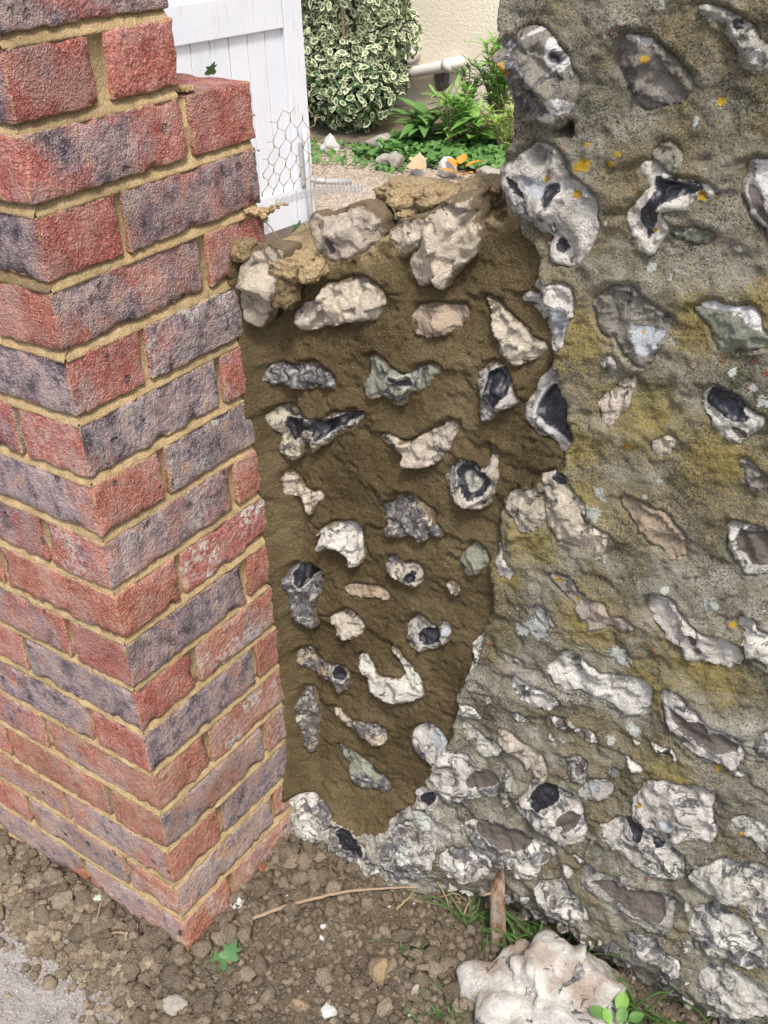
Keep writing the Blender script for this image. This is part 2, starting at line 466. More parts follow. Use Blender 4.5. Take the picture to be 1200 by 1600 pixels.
def brick(x0, x1, y0, y1, n, tr, tl, eff, fine=True):
    z0 = -.075 * n; z1 = z0 + .065
    rs = random.Random(int((x0 * 1000) * 7 + (y0 * 1000) * 13 + n * 101))
    j = lambda a: rs.uniform(-a, a)
    c = np.array([(x0 + x1) / 2, (y0 + y1) / 2, (z0 + z1) / 2])
    hx, hy, hz = (x1 - x0) / 2, (y1 - y0) / 2, (z1 - z0) / 2
    V, Fc = box_surface(hx, hy, hz, .0075 if fine else .03)
    face_r = np.abs(V[:, 0] - hx) < 1e-6; face_l = np.abs(V[:, 1] + hy) < 1e-6
    r = .0026
    inner = np.array([hx, hy, hz]) - r
    qn = np.clip(V, -inner, inner); d = V - qn
    nn = d / np.maximum(np.linalg.norm(d, axis=1, keepdims=True), 1e-9)
    P = qn + nn * r
    W = P + c
    edge = np.sort(np.array([hx, hy, hz]) - np.abs(V), axis=1)[:, 1]      # distance to nearest edge
    ew = np.exp(-edge / .005)
    disp = fbm(W, 28, 3, 3) * .0016 + fbm(W, 120, 2, 9) * .0009 + ew * (fbm(W, 130, 3, 21) * .0030 - .0006 - .005 * sstep(.28, .5, fbm(W, 48, 2, 23)))
    W = W + nn * disp[:, None]
    ang = j(.006); W[:, 2] += (W[:, 0] - c[0]) * ang + (W[:, 1] - c[1]) * j(.008) + j(.0012)
    W[:, 0] += j(.0015); W[:, 1] += j(.0012)
    wl = np.where(face_l, 1.0, 0.0); wr = np.where(face_r, 1.0, 0.0)
    t = np.where(face_l & ~face_r, tl, tr)
    t = np.where(face_l & face_r, min(tl, tr), t)
    # arrises burn redder
    t = t - .35 * np.exp(-np.minimum(hx - V[:, 0] + 0 * wl, 99) / .012) * (face_l & ~face_r)
    base = Vector(tuple(c)) - pier.location
    o = child('brick', W, Fc, M['brick'], pier)
    # kiln bands: the middle of a stretcher and its ends fire differently
    L = V[:, 1] / hy if hy > hx else V[:, 0] / hx
    t = t + (rs.uniform(-.1, .42) * (np.abs(L) < .55) * (hy > .08 or hx > .08) + rs.uniform(-.18, .18) * L) * (0.4 if t.min() < .12 else 1)
    attr(o.data, 'tone', t); attr(o.data, 'eff', np.full(len(W), eff)); attr(o.data, 'em', ew); attr(o.data, 'grain', np.full(len(W), rs.uniform(.35, 1.1))); attr(o.data, 'warm', np.full(len(W), min(1, max(0, (n - 6) / 14 + rs.uniform(-.35, .35)))))
    return o

rb = random.Random(5)
JW = .01
for n in range(N_TOP, N_BOT + 1):
    fine = n >= 1
    right = RT.get(n, [(rb.uniform(0, .7), .1), (rb.uniform(0, .7), .2)])
    left = LT.get(n, [])
    def lt(i): return left[i] if i < len(left) else rb.uniform(0, .8)
    depth = .215 if n <= 2 else .3275
    if n % 2 == 0:
        brick(-.215, 0, 0, .1025, n, right[0][0], lt(0), right[0][1], fine)
        if n <= 2:
            brick(-.215, 0, .1215, .215, n, right[1 % len(right)][0], .4, 0, fine)
        else:
            brick(-.1025, 0, .1125, .3275, n, right[1][0], .4, right[1][1], fine)
        xs = [(-.225, -.44), (-.45, -.665)]
    else:
        brick(-.1025, 0, 0, .215, n, right[0][0], lt(0), right[0][1], fine)
        if n > 2:
            brick(-.215, 0, .225, .3275, n, right[1][0], .4, right[1][1], fine)
        xs = [(-.1125, -.3275), (-.3375, -.5525), (-.5625, -.665)]
    for i, (a, b) in enumerate(xs):
        brick(b, a, 0, .1025, n, .4, lt(i + 1), 0.0, fine and a > -.5 and n > 5)

# mortar: sheets set back behind the brick faces, weather-struck bed joints
def pier_sheet(u0, u1, zb, zt, step, side, yend=None):
    us = np.arange(u0, u1 + step / 2, step); zs = []; rc = []
    for n in range(int(math.ceil(-zt / .075 - 1e-6)), int(math.floor(-zb / .075)) + 1):
        for dz, r_ in ((.032, .005), (.0012, .0075), (-.0004, .0068), (-.003, .0048), (-.006, .0032), (-.009, .0018), (-.0112, .0011), (-.0135, .005)):
            zs.append(-.075 * n + dz); rc.append(r_)
    zs = np.array(zs[::-1]); rc = np.array(rc[::-1]); U, Z = np.meshgrid(us, zs)
    RC = np.repeat(rc[:, None], len(us), 1)
    if side == 'r': Wp = np.stack([0 * U, U, Z], -1)
    else: Wp = np.stack([U, 0 * U, Z], -1)
    joint = RC < .003
    rec = RC
    q = Wp.reshape(-1, 3)
    nz = (fbm(q, 60, 3, 31) * .0012 + fbm(q, 260, 2, 41) * .0009).reshape(U.shape)
    # ragged smear over the lower arris
    nz = nz + .0030 * np.clip(fbm(q, 45, 3, 77).reshape(U.shape) - .05, 0, 1) * joint
    rec = rec - nz
    if side == 'r': Wp[..., 0] = -rec
    else: Wp[..., 1] = rec
    ny, nx = U.shape
    idx = np.arange(nx * ny).reshape(ny, nx)
    f = np.stack([idx[:-1, :-1], idx[:-1, 1:], idx[1:, 1:], idx[1:, :-1]], -1).reshape(-1, 4)
    return Wp.reshape(-1, 3), f
V = []; Fs = []; off = 0
for args in ((.004, .211, -1.43, .36, .0034, 'r'), (.211, .3235, -1.43, -.164, .0034, 'r'), (-.47, -.004, -1.43, -.3, .0038, 'l'), (-.661, -.47, -1.43, .36, .012, 'l'), (-.47, -.004, -.3, .36, .0038, 'l')):
    v, f = pier_sheet(*args); V.append(v); Fs.append(f + off); off += len(v)
mb = MB()
mb.box(-.658, .007, -1.43, -.007, .211, .36); mb.box(-.658, .205, -1.43, -.0072, .3235, -.166)
bv = np.array(mb.v); V.append(bv); Fs.append(np.array(mb.f) + off)
child('mortar', np.vstack(V), np.vstack(Fs), M['pm'], pier)
# lumps of bedding mortar left on the stepped-back header and at joint ends
def crumbs(name, spots, mat, parent, seed, sub=2, attrs=None):
    rs = np.random.RandomState(seed); V = []; Fs = []; off = 0
    for (x, y, z, r, k) in spots:
        for i in range(k):
            rr = r * rs.uniform(.35, 1.0)
            v, f = rock((x + rs.normal() * r, y + rs.normal() * r, z + abs(rs.normal()) * r * .3), (rr, rr * rs.uniform(.7, 1.2), rr * rs.uniform(.5, .9)), sub, rs.randint(9999), .35, 3)
            V.append(v); Fs.append(f + off); off += len(v)
    o = child(name, np.vstack(V), np.vstack(Fs), mat, parent)
    for kk, vv in (attrs or {}).items(): attr(o.data, kk, np.full(off, vv))
    return o
crumbs('mortar_crumbs', [(-.02, .230, -.157, .005, 30), (-.045, .228, -.157, .006, 26), (-.01, .238, -.159, .004, 20)], M['pm'], pier, 3)['kind'] = 'stuff'
crumbs('mortar_crumbs', [(.001, .325, -.312, .006, 14), (.003, .30, -.304, .005, 10), (.0, .327, -.24, .003, 5), (.0, .327, -.2, .003, 5)], M['pm'], pier, 4)['kind'] = 'stuff'

# ============================================================ FLINT WALL
FLINTS = [
 (62,1,0.12,'f',270,[(17,-353),(31,-335),(54,-324),(83,-322),(91,-329),(80,-348),(69,-371),(62,-394),(48,-415),(32,-433),(18,-434),(8,-422),(0,-409),(5,-386),(10,-370)],[]),
 (46,1,0.1,'f',272,[(67,-417),(84,-403),(100,-394),(113,-376),(135,-367),(154,-360),(173,-353),(188,-359),(196,-373),(191,-388),(182,-400),(161,-410),(140,-410),(118,-418),(100,-426),(81,-431),(70,-428)],[]),
 (60,1,0.22,'f',305,[(90,-298),(103,-289),(115,-294),(136,-286),(149,-277),(169,-271),(193,-277),(198,-296),(195,-309),(183,-318),(170,-330),(150,-338),(128,-346),(111,-348),(101,-337),(94,-324),(88,-311)],[(1,[(114,-311),(125,-312),(132,-324),(126,-337),(119,-333),(115,-324)])]),
 (66,1,0.2,'f',300,[(260,-267),(278,-254),(303,-242),(316,-237),(322,-233),(320,-248),(322,-268),(319,-290),(314,-309),(303,-320),(289,-332),(282,-347),(276,-349),(263,-340),(257,-351),(240,-350),(230,-336),(233,-322),(243,-311),(252,-296),(256,-280)],[]),
 (26,2,0.2,'f',279,[(230,-383),(238,-378),(265,-371),(291,-367),(302,-369),(300,-382),(293,-391),(276,-398),(260,-406),(249,-412),(237,-405),(230,-396)],[]),
 (32,1,0.15,'f',277,[(321,-352),(332,-353),(346,-360),(356,-371),(370,-377),(381,-388),(398,-389),(392,-401),(379,-409),(365,-418),(351,-411),(339,-397),(334,-382),(325,-367)],[]),
 (24,3,0.75,'f',280,[(11,-500),(27,-490),(51,-489),(70,-480),(89,-474),(102,-479),(113,-488),(119,-502),(109,-507),(91,-503),(69,-516),(52,-516),(33,-515),(11,-520)],[]),
 (34,4,0.45,'f',276,[(168,-453),(181,-445),(193,-450),(207,-461),(225,-464),(240,-448),(262,-440),(271,-443),(265,-453),(249,-470),(235,-481),(225,-487),(218,-500),(204,-496),(187,-496),(174,-501),(168,-489)],[(0,[(197,-469),(214,-465),(232,-463),(236,-471),(230,-476),(216,-474)])]),
 (34,3,0.5,'f',276,[(315,-436),(330,-431),(340,-424),(351,-431),(361,-446),(367,-459),(372,-463),(360,-466),(349,-472),(340,-487),(333,-496),(329,-479),(319,-464)],[(0,[(327,-440),(343,-426),(355,-430),(364,-447),(353,-462),(342,-477),(337,-466),(330,-453)])]),
 (34,1,0.4,'f',276,[(6,-559),(35,-550),(56,-553),(57,-567),(74,-563),(93,-560),(109,-543),(132,-531),(155,-524),(158,-539),(140,-556),(116,-566),(90,-594),(77,-604),(67,-588),(56,-604),(46,-627),(31,-626),(20,-614),(15,-594),(7,-574)],[(0,[(29,-566),(58,-562),(82,-560),(116,-543),(149,-527),(162,-529),(143,-544),(115,-560),(95,-582),(82,-573),(67,-573),(53,-594),(37,-600),(31,-587)])]),
 (30,1,0.25,'f',277,[(190,-549),(209,-548),(226,-551),(243,-540),(268,-518),(288,-503),(293,-519),(285,-540),(275,-555),(263,-566),(233,-581),(221,-582),(217,-571),(202,-563),(191,-560)],[]),
 (28,1,0.35,'f',278,[(283,-569),(296,-557),(314,-555),(327,-564),(335,-554),(337,-540),(331,-524),(345,-527),(349,-534),(344,-555),(344,-576),(338,-603),(322,-610),(304,-613),(289,-610),(283,-599),(280,-585)],[(0,[(291,-567),(305,-555),(319,-553),(330,-562),(338,-559),(339,-577),(328,-595),(312,-601),(298,-595),(292,-581)]),(3,[(298,-574),(312,-567),(325,-571),(328,-580),(319,-592),(307,-591)])]),
 (20,1,0.25,'f',281,[(12,-660),(27,-651),(36,-657),(41,-672),(61,-674),(80,-664),(86,-674),(69,-688),(58,-711),(47,-708),(41,-690),(25,-689),(11,-689)],[]),
 (32,0,0.25,'f',277,[(83,-719),(97,-712),(111,-703),(129,-699),(142,-697),(143,-715),(149,-734),(143,-756),(129,-768),(121,-753),(108,-747),(90,-742),(80,-755),(77,-734)],[]),
 (32,1,0.65,'f',277,[(163,-634),(171,-639),(183,-653),(199,-646),(204,-627),(216,-631),(224,-622),(240,-633),(253,-642),(255,-657),(266,-659),(274,-666),(262,-672),(253,-667),(248,-681),(240,-685),(231,-679),(214,-684),(198,-692),(185,-695),(184,-673),(175,-652)],[]),
 (34,3,0.7,'f',276,[(11,-811),(25,-799),(38,-806),(63,-796),(69,-808),(65,-833),(55,-855),(48,-882),(54,-899),(43,-909),(24,-902),(16,-881),(5,-866),(5,-837)],[(0,[(25,-802),(38,-795),(48,-805),(66,-796),(65,-807),(50,-818),(39,-836),(25,-846),(20,-825)])]),
 (15,2,0.1,'f',283,[(103,-817),(122,-805),(145,-798),(168,-794),(180,-800),(176,-809),(153,-811),(126,-824),(107,-827)],[]),
 (22,1,0.55,'f',280,[(185,-732),(202,-730),(214,-734),(227,-725),(237,-730),(240,-750),(230,-764),(217,-769),(205,-765),(192,-761),(184,-749)],[(0,[(214,-749),(229,-739),(235,-747),(226,-759),(216,-759)])]),
 (26,4,0.3,'f',279,[(311,-666),(320,-664),(333,-681),(335,-692),(326,-704),(315,-716),(304,-712),(300,-693)],[]),
 (12,0,0.3,'f',284,[(273,-747),(285,-736),(293,-740),(289,-754),(279,-762)],[]),
 (24,1,0.2,'f',280,[(76,-887),(87,-868),(107,-855),(121,-857),(134,-868),(138,-878),(128,-894),(108,-907),(94,-906),(83,-897)],[]),
 (24,3,0.5,'f',280,[(212,-835),(229,-814),(242,-816),(259,-824),(271,-832),(264,-853),(249,-864),(232,-874),(219,-864),(209,-850)],[(0,[(229,-848),(238,-833),(255,-823),(271,-829),(265,-846),(246,-859),(233,-860)])]),
 (16,3,0.1,'f',282,[(263,-815),(273,-806),(282,-814),(279,-835),(271,-845),(263,-838)],[(2,[(268,-812),(278,-805),(282,-815),(278,-830),(270,-831)])]),
 (26,2,0.55,'f',279,[(10,-963),(26,-956),(46,-959),(70,-969),(90,-965),(110,-961),(106,-983),(100,-1004),(87,-1013),(73,-1002),(48,-998),(22,-996),(10,-983)],[(0,[(79,-967),(96,-962),(105,-973),(97,-992),(82,-986)])]),
 (32,0,0.15,'f',277,[(128,-931),(143,-915),(149,-927),(155,-943),(169,-947),(187,-946),(206,-930),(202,-912),(189,-894),(181,-879),(190,-877),(203,-893),(216,-911),(229,-919),(235,-940),(232,-956),(209,-975),(181,-986),(163,-983),(149,-977),(141,-955),(129,-951)],[]),
 (22,1,0.5,'f',280,[(11,-1043),(28,-1032),(37,-1044),(40,-1070),(40,-1103),(33,-1147),(26,-1168),(14,-1145),(7,-1114),(5,-1076)],[]),
 (24,1,0.3,'f',280,[(63,-1055),(78,-1050),(98,-1062),(118,-1063),(133,-1058),(153,-1050),(169,-1060),(166,-1078),(146,-1092),(125,-1097),(116,-1085),(96,-1079),(77,-1073)],[]),
 (24,4,0.4,'f',280,[(72,-1131),(93,-1128),(118,-1135),(143,-1150),(162,-1156),(171,-1176),(156,-1185),(130,-1185),(110,-1186),(95,-1170),(81,-1155)],[]),
 (34,1,0.15,'f',300,[(203,-296),(219,-287),(238,-276),(256,-270),(255,-287),(247,-307),(229,-324),(218,-319),(210,-307)],[]),
 (34,3,0.2,'e',276,[(406,-416),(413,-412),(417,-418),(414,-427),(424,-440),(435,-459),(441,-486),(438,-500),(428,-511),(418,-502),(405,-497),(392,-499),(385,-488),(381,-470),(384,-450),(392,-433)],[(4,[(404,-433),(413,-427),(421,-434),(431,-445),(440,-463),(444,-480),(440,-497),(429,-496),(410,-488),(394,-480),(389,-465),(394,-448)]),(0,[(409,-432),(416,-432),(426,-445),(435,-458),(442,-475),(443,-486),(437,-494),(426,-489),(410,-482),(396,-473),(392,-464),(397,-452),(404,-439)])]),
 (42,0,0.25,'e',273,[(214,-1044),(225,-1025),(242,-1011),(261,-1012),(271,-1038),(295,-1031),(316,-1032),(332,-1045),(352,-1040),(365,-1054),(353,-1077),(327,-1095),(295,-1121),(279,-1127),(262,-1114),(252,-1080),(224,-1070)],[(1,[(305,-1084),(318,-1057),(334,-1039),(354,-1030),(369,-1037),(359,-1058),(329,-1079)]),(2,[(247,-1018),(269,-1007),(279,-1029),(266,-1043),(250,-1039)])]),
 (64,7,0.35,'o',275,[(338,-111),(346,-103),(359,-92),(377,-84),(388,-86),(402,-96),(415,-110),(424,-123),(426,-134),(423,-148),(416,-160),(409,-172),(395,-168),(381,-167),(367,-165),(360,-153),(355,-137),(350,-121)],[(4,[(390,-103),(398,-89),(407,-94),(417,-101),(419,-112),(408,-121),(397,-120),(392,-113)]),(0,[(394,-110),(400,-101),(404,-105),(412,-102),(413,-110),(407,-115),(399,-114)]),(4,[(394,-146),(409,-141),(422,-144),(421,-152),(412,-157),(401,-154)]),(4,[(350,-107),(370,-93),(388,-83),(397,-85),(383,-89),(367,-97),(357,-104)])]),
 (42,7,0.3,'e',273,[(453,-99),(455,-91),(462,-85),(476,-87),(491,-91),(501,-99),(512,-111),(524,-122),(521,-135),(504,-145),(489,-146),(480,-147),(471,-135),(461,-122),(454,-112)],[(4,[(463,-87),(472,-84),(484,-87),(491,-91),(485,-97),(470,-93),(464,-92)])]),
 (40,3,0.3,'e',274,[(526,-66),(532,-64),(546,-68),(560,-73),(569,-78),(577,-89),(586,-93),(590,-106),(578,-109),(570,-107),(566,-96),(557,-86),(543,-77),(531,-70)],[(0,[(555,-72),(565,-74),(568,-80),(563,-83),(557,-79)]),(4,[(541,-66),(550,-68),(556,-72),(550,-71)]),(4,[(572,-94),(579,-91),(582,-99),(577,-106),(573,-101)])]),
 (60,0,0.2,'e',267,[(340,-221),(350,-206),(370,-195),(389,-187),(406,-189),(414,-198),(421,-216),(438,-224),(446,-235),(455,-254),(452,-272),(442,-284),(431,-296),(420,-298),(403,-295),(399,-285),(403,-274),(387,-261),(372,-258),(357,-247),(345,-233)],[(0,[(352,-218),(364,-227),(374,-238),(370,-243),(358,-232)]),(2,[(362,-217),(380,-217),(395,-223),(408,-219),(404,-234),(390,-238),(375,-233)]),(0,[(391,-229),(400,-221),(410,-220),(408,-233),(401,-245),(394,-240)]),(0,[(408,-276),(416,-270),(423,-279),(417,-288),(410,-285)])]),
 (40,0,0.15,'e',274,[(488,-194),(498,-190),(512,-198),(524,-203),(539,-206),(559,-211),(555,-216),(543,-217),(534,-225),(518,-230),(510,-229),(509,-238),(521,-246),(518,-254),(511,-262),(506,-273),(497,-272),(490,-261),(479,-252),(474,-243),(483,-235),(490,-226),(496,-214),(492,-205)],[(0,[(502,-203),(512,-202),(527,-203),(544,-205),(547,-210),(533,-217),(519,-220),(512,-225),(508,-238),(506,-252),(502,-260),(497,-251),(490,-240),(497,-227),(503,-219)])]),
 (58,3,0.3,'e',268,[(581,-184),(591,-181),(606,-177),(626,-184),(636,-208),(638,-243),(628,-261),(619,-260),(611,-252),(602,-240),(591,-228),(581,-215),(578,-202),(579,-191)],[(4,[(587,-181),(594,-179),(611,-177),(619,-189),(616,-211),(611,-218),(601,-208),(593,-201),(587,-191)]),(0,[(607,-195),(619,-187),(627,-209),(614,-209)]),(1,[(584,-200),(595,-203),(607,-219),(620,-246),(609,-234),(596,-222),(586,-210)])]),
 (30,0,0.2,'e',277,[(384,-325),(402,-320),(422,-320),(430,-329),(429,-346),(425,-367),(420,-385),(411,-387),(401,-374),(394,-353),(373,-348),(369,-343),(388,-340),(397,-341)],[(2,[(402,-345),(422,-340),(430,-348),(424,-372),(412,-375),(405,-362)])]),
 (44,7,0.3,'e',273,[(452,-329),(461,-317),(474,-309),(493,-308),(502,-317),(513,-325),(530,-333),(529,-346),(525,-358),(518,-370),(516,-382),(503,-388),(491,-382),(484,-364),(468,-364),(455,-353)],[(2,[(493,-338),(505,-344),(518,-346),(531,-341),(527,-353),(522,-367),(510,-375),(498,-364)])]),
 (38,4,0.2,'e',275,[(553,-316),(562,-309),(577,-310),(596,-310),(605,-304),(612,-315),(615,-327),(631,-334),(639,-342),(616,-344),(602,-351),(585,-354),(577,-348),(567,-331),(556,-321)],[(4,[(556,-311),(565,-305),(580,-306),(599,-306),(608,-300),(616,-311),(618,-322),(633,-329),(637,-336),(625,-333),(611,-323),(601,-317),(581,-314),(564,-315)])]),
 (18,1,0.35,'e',282,[(463,-433),(477,-424),(487,-411),(500,-399),(502,-406),(497,-419),(495,-434),(488,-451),(477,-463),(466,-455)],[]),
 (36,0,0.2,'e',275,[(568,-419),(570,-398),(577,-391),(585,-389),(590,-392),(603,-396),(611,-405),(623,-410),(633,-413),(630,-425),(621,-430),(620,-439),(613,-448),(602,-438),(588,-433),(576,-425)],[(0,[(575,-411),(577,-395),(583,-388),(594,-389),(605,-393),(613,-402),(613,-411),(622,-415),(608,-420),(592,-417),(580,-415)]),(1,[(601,-425),(612,-428),(621,-432),(616,-441),(606,-432)])]),
 (15,7,0.2,'e',283,[(615,-461),(623,-462),(632,-471),(644,-477),(643,-489),(633,-493),(625,-488)],[]),
 (32,1,0.2,'e',277,[(361,-584),(375,-571),(395,-562),(408,-559),(414,-578),(410,-601),(397,-619),(380,-625),(372,-610),(362,-602)],[]),
 (40,1,0.3,'e',274,[(403,-539),(415,-539),(430,-529),(438,-531),(441,-547),(457,-552),(464,-567),(462,-581),(479,-586),(491,-586),(489,-604),(481,-614),(461,-613),(442,-617),(425,-612),(416,-594),(410,-574),(409,-554)],[(0,[(419,-533),(436,-523),(444,-525),(442,-539),(427,-542)])]),
 (26,2,0.15,'e',279,[(499,-542),(509,-535),(524,-539),(539,-545),(560,-551),(573,-563),(577,-582),(570,-596),(556,-594),(541,-588),(531,-575),(514,-563),(504,-553)],[]),
 (38,0,0.1,'e',275,[(613,-544),(621,-533),(634,-530),(647,-534),(660,-534),(677,-540),(678,-562),(667,-576),(650,-586),(634,-585),(621,-574)],[(1,[(623,-547),(632,-532),(646,-533),(663,-531),(675,-541),(669,-565),(649,-573),(640,-569),(629,-561)])]),
 (15,0,0.2,'e',283,[(347,-663),(356,-656),(360,-670),(371,-677),(377,-687),(367,-697),(354,-696)],[]),
 (26,6,0.2,'e',279,[(417,-666),(429,-665),(442,-664),(457,-673),(470,-679),(490,-683),(501,-693),(517,-694),(533,-695),(531,-706),(512,-712),(496,-711),(477,-727),(472,-705),(458,-696),(444,-690),(430,-680)],[]),
 (36,0,0.25,'e',275,[(539,-661),(548,-646),(560,-642),(573,-651),(584,-664),(597,-674),(615,-677),(635,-675),(649,-676),(654,-689),(648,-708),(631,-710),(614,-714),(597,-720),(592,-705),(579,-700),(562,-688),(545,-677)],[(1,[(591,-680),(596,-672),(605,-681),(606,-693),(598,-695)])]),
 (36,0,0.25,'e',275,[(639,-645),(646,-637),(658,-637),(665,-648),(678,-646),(692,-647),(700,-679),(686,-694),(673,-687),(659,-686),(652,-675),(653,-661)],[]),
 (48,0,0.15,'e',271,[(423,-811),(436,-788),(453,-768),(467,-774),(488,-785),(512,-786),(531,-777),(558,-777),(562,-790),(558,-817),(540,-835),(520,-832),(498,-826),(481,-822),(460,-832),(442,-836)],[]),
 (20,0,0.2,'e',281,[(369,-856),(380,-842),(393,-849),(409,-855),(420,-854),(446,-855),(439,-872),(421,-885),(402,-883),(383,-877)],[]),
 (12,3,0.2,'e',284,[(402,-729),(412,-719),(430,-730),(438,-739),(420,-742),(406,-742)],[]),
 (13,0,0.3,'e',283,[(313,-839),(329,-805),(337,-800),(335,-820),(326,-851),(318,-871)],[]),
 (12,1,0.3,'e',284,[(528,-462),(539,-455),(553,-457),(549,-470),(536,-479),(526,-475)],[]),
 (42,0,0.35,'e',273,[(572,-781),(579,-769),(589,-772),(600,-784),(616,-791),(636,-800),(654,-800),(669,-804),(675,-823),(670,-841),(653,-850),(631,-850),(612,-848),(595,-836),(579,-814)],[(1,[(580,-794),(595,-794),(607,-800),(621,-795),(637,-804),(651,-801),(670,-806),(668,-821),(640,-827),(618,-829),(598,-819)])]),
 (38,0,0.5,'e',275,[(680,-797),(699,-773),(724,-764),(733,-797),(707,-826),(691,-815)],[(0,[(691,-779),(704,-766),(718,-768),(711,-783),(698,-788)])]),
 (24,0,0.25,'e',280,[(307,-964),(322,-965),(337,-980),(357,-976),(360,-989),(343,-1006),(327,-1007),(325,-984),(307,-990)],[]),
 (26,1,0.2,'e',279,[(359,-951),(371,-942),(391,-954),(414,-956),(429,-968),(435,-994),(416,-999),(401,-984),(377,-976),(364,-968)],[]),
 (16,3,0.45,'e',282,[(460,-946),(471,-937),(487,-940),(491,-960),(483,-985),(469,-978),(466,-957)],[(1,[(472,-949),(485,-942),(488,-957),(480,-971)])]),
 (20,3,0.3,'e',281,[(485,-994),(492,-975),(510,-953),(526,-959),(519,-977),(503,-995),(488,-1004)],[(2,[(491,-983),(501,-966),(510,-963),(502,-984)])]),
 (40,0,0.35,'e',274,[(397,-1067),(411,-1034),(415,-1014),(433,-1006),(457,-1007),(475,-1008),(490,-1023),(489,-1048),(498,-1070),(476,-1089),(452,-1096),(438,-1093),(418,-1086),(400,-1081)],[(0,[(413,-1040),(426,-1011),(449,-1001),(459,-1019),(450,-1036),(437,-1050),(423,-1065)]),(1,[(456,-1051),(478,-1025),(492,-1035),(480,-1064),(462,-1072)])]),
 (38,0,0.25,'e',275,[(564,-945),(576,-924),(599,-911),(611,-912),(629,-897),(649,-893),(647,-918),(654,-941),(662,-958),(651,-976),(631,-978),(609,-997),(591,-991),(571,-998),(562,-974)],[(2,[(590,-975),(605,-963),(614,-971),(604,-984)])]),
 (42,0,0.35,'e',273,[(514,-1044),(535,-1019),(551,-1000),(566,-1005),(578,-1016),(599,-1017),(620,-1018),(629,-1029),(628,-1054),(609,-1070),(579,-1075),(557,-1066),(534,-1059)],[(0,[(543,-1004),(563,-986),(577,-998),(572,-1036),(558,-1022)]),(0,[(582,-1004),(602,-997),(606,-1014),(593,-1029)])]),
 (32,0,0.2,'e',277,[(673,-931),(688,-919),(702,-913),(724,-915),(756,-916),(757,-959),(726,-952),(710,-941),(690,-934)],[]),
 (46,0,0.25,'e',272,[(646,-1046),(660,-1013),(685,-994),(710,-982),(729,-984),(733,-1010),(731,-1041),(719,-1064),(702,-1055),(674,-1054),(654,-1059)],[(2,[(671,-997),(685,-983),(700,-984),(688,-1004)])]),
 (44,3,0.3,'e',273,[(496,-1164),(498,-1129),(516,-1123),(544,-1124),(580,-1124),(610,-1116),(626,-1104),(621,-1140),(624,-1167),(604,-1185),(577,-1189),(549,-1179),(520,-1173)],[(1,[(506,-1149),(528,-1134),(559,-1128),(593,-1113),(615,-1116),(621,-1151),(603,-1164),(576,-1165),(544,-1155)])]),
 (42,0,0.35,'e',273,[(647,-1109),(666,-1092),(686,-1084),(706,-1090),(728,-1105),(747,-1122),(748,-1153),(725,-1165),(701,-1168),(674,-1183),(656,-1160)],[]),
 (40,0,0.4,'e',274,[(306,-1169),(327,-1149),(358,-1132),(394,-1126),(410,-1136),(434,-1127),(457,-1132),(436,-1159),(427,-1192),(402,-1199),(376,-1199),(349,-1203),(322,-1193)],[(1,[(323,-1149),(365,-1120),(405,-1114),(421,-1130),(407,-1159),(371,-1169),(340,-1169)])]),
 (20,3,0.5,'e',281,[(68,-1293),(89,-1273),(121,-1280),(139,-1294),(151,-1317),(124,-1335),(99,-1328),(77,-1318)],[(0,[(84,-1285),(107,-1271),(132,-1278),(149,-1308),(123,-1319),(98,-1307)])]),
 (20,0,0.3,'e',281,[(220,-1152),(240,-1133),(257,-1130),(260,-1149),(245,-1171),(268,-1185),(271,-1201),(251,-1189),(231,-1173)],[(0,[(233,-1143),(260,-1125),(261,-1144),(248,-1160),(238,-1156)])]),
 (34,0,0.3,'e',276,[(273,-1255),(293,-1220),(337,-1206),(359,-1212),(344,-1258),(305,-1278),(282,-1279)],[]),
 (32,0,0.35,'e',277,[(175,-1261),(213,-1208),(247,-1208),(264,-1247),(252,-1299),(215,-1340),(178,-1334)],[]),
 (36,0,0.3,'e',275,[(428,-1214),(461,-1184),(487,-1193),(513,-1223),(495,-1253),(466,-1264),(439,-1248)],[]),
 (28,0,0.35,'e',278,[(569,-1225),(586,-1212),(624,-1218),(648,-1234),(638,-1263),(605,-1254),(580,-1245)],[]),
 (34,0,0.3,'e',276,[(671,-1240),(704,-1193),(744,-1186),(766,-1201),(782,-1222),(728,-1276),(692,-1264)],[]),
 (34,0,0.4,'e',276,[(-48,-1297),(3,-1248),(49,-1247),(81,-1266),(71,-1310),(27,-1353),(-22,-1359),(-46,-1335)],[]),
 (28,0,0.35,'e',278,[(-3,-1366),(54,-1330),(121,-1319),(172,-1316),(158,-1352),(91,-1380),(22,-1390)],[]),
 (30,3,0.35,'e',277,[(175,-1232),(224,-1181),(281,-1180),(292,-1215),(235,-1252),(193,-1253)],[]),
 (26,0,0.3,'e',279,[(702,-1045),(738,-1031),(774,-1041),(773,-1078),(739,-1085),(718,-1076)],[]),
 (20,7,0.3,'e',281,[(495,-181),(504,-173),(516,-174),(524,-182),(523,-194),(511,-200),(498,-192)],[]),
 (16,4,0.3,'e',282,[(522,-251),(536,-244),(555,-244),(566,-249),(552,-257),(532,-258)],[]),
 (20,3,0.35,'e',281,[(466,-391),(474,-382),(482,-384),(483,-395),(472,-401),(464,-398)],[]),
]
FRESH = [(-29,-245),(123,-229),(286,-199),(328,-214),(353,-260),(389,-300),(395,-319),(413,-356),(418,-408),(431,-453),(436,-509),(433,-536),(398,-550),(371,-586),(355,-604),(360,-629),(365,-645),(348,-670),(345,-704),(354,-725),(341,-759),(338,-802),(319,-842),(305,-903),(295,-966),(274,-1044),(235,-1131),(216,-1176),(191,-1246),(153,-1260),(102,-1273),(51,-1259),(12,-1252),(-61,-1286),(-141,-1348),(-280,-1427),(-71,-249)]
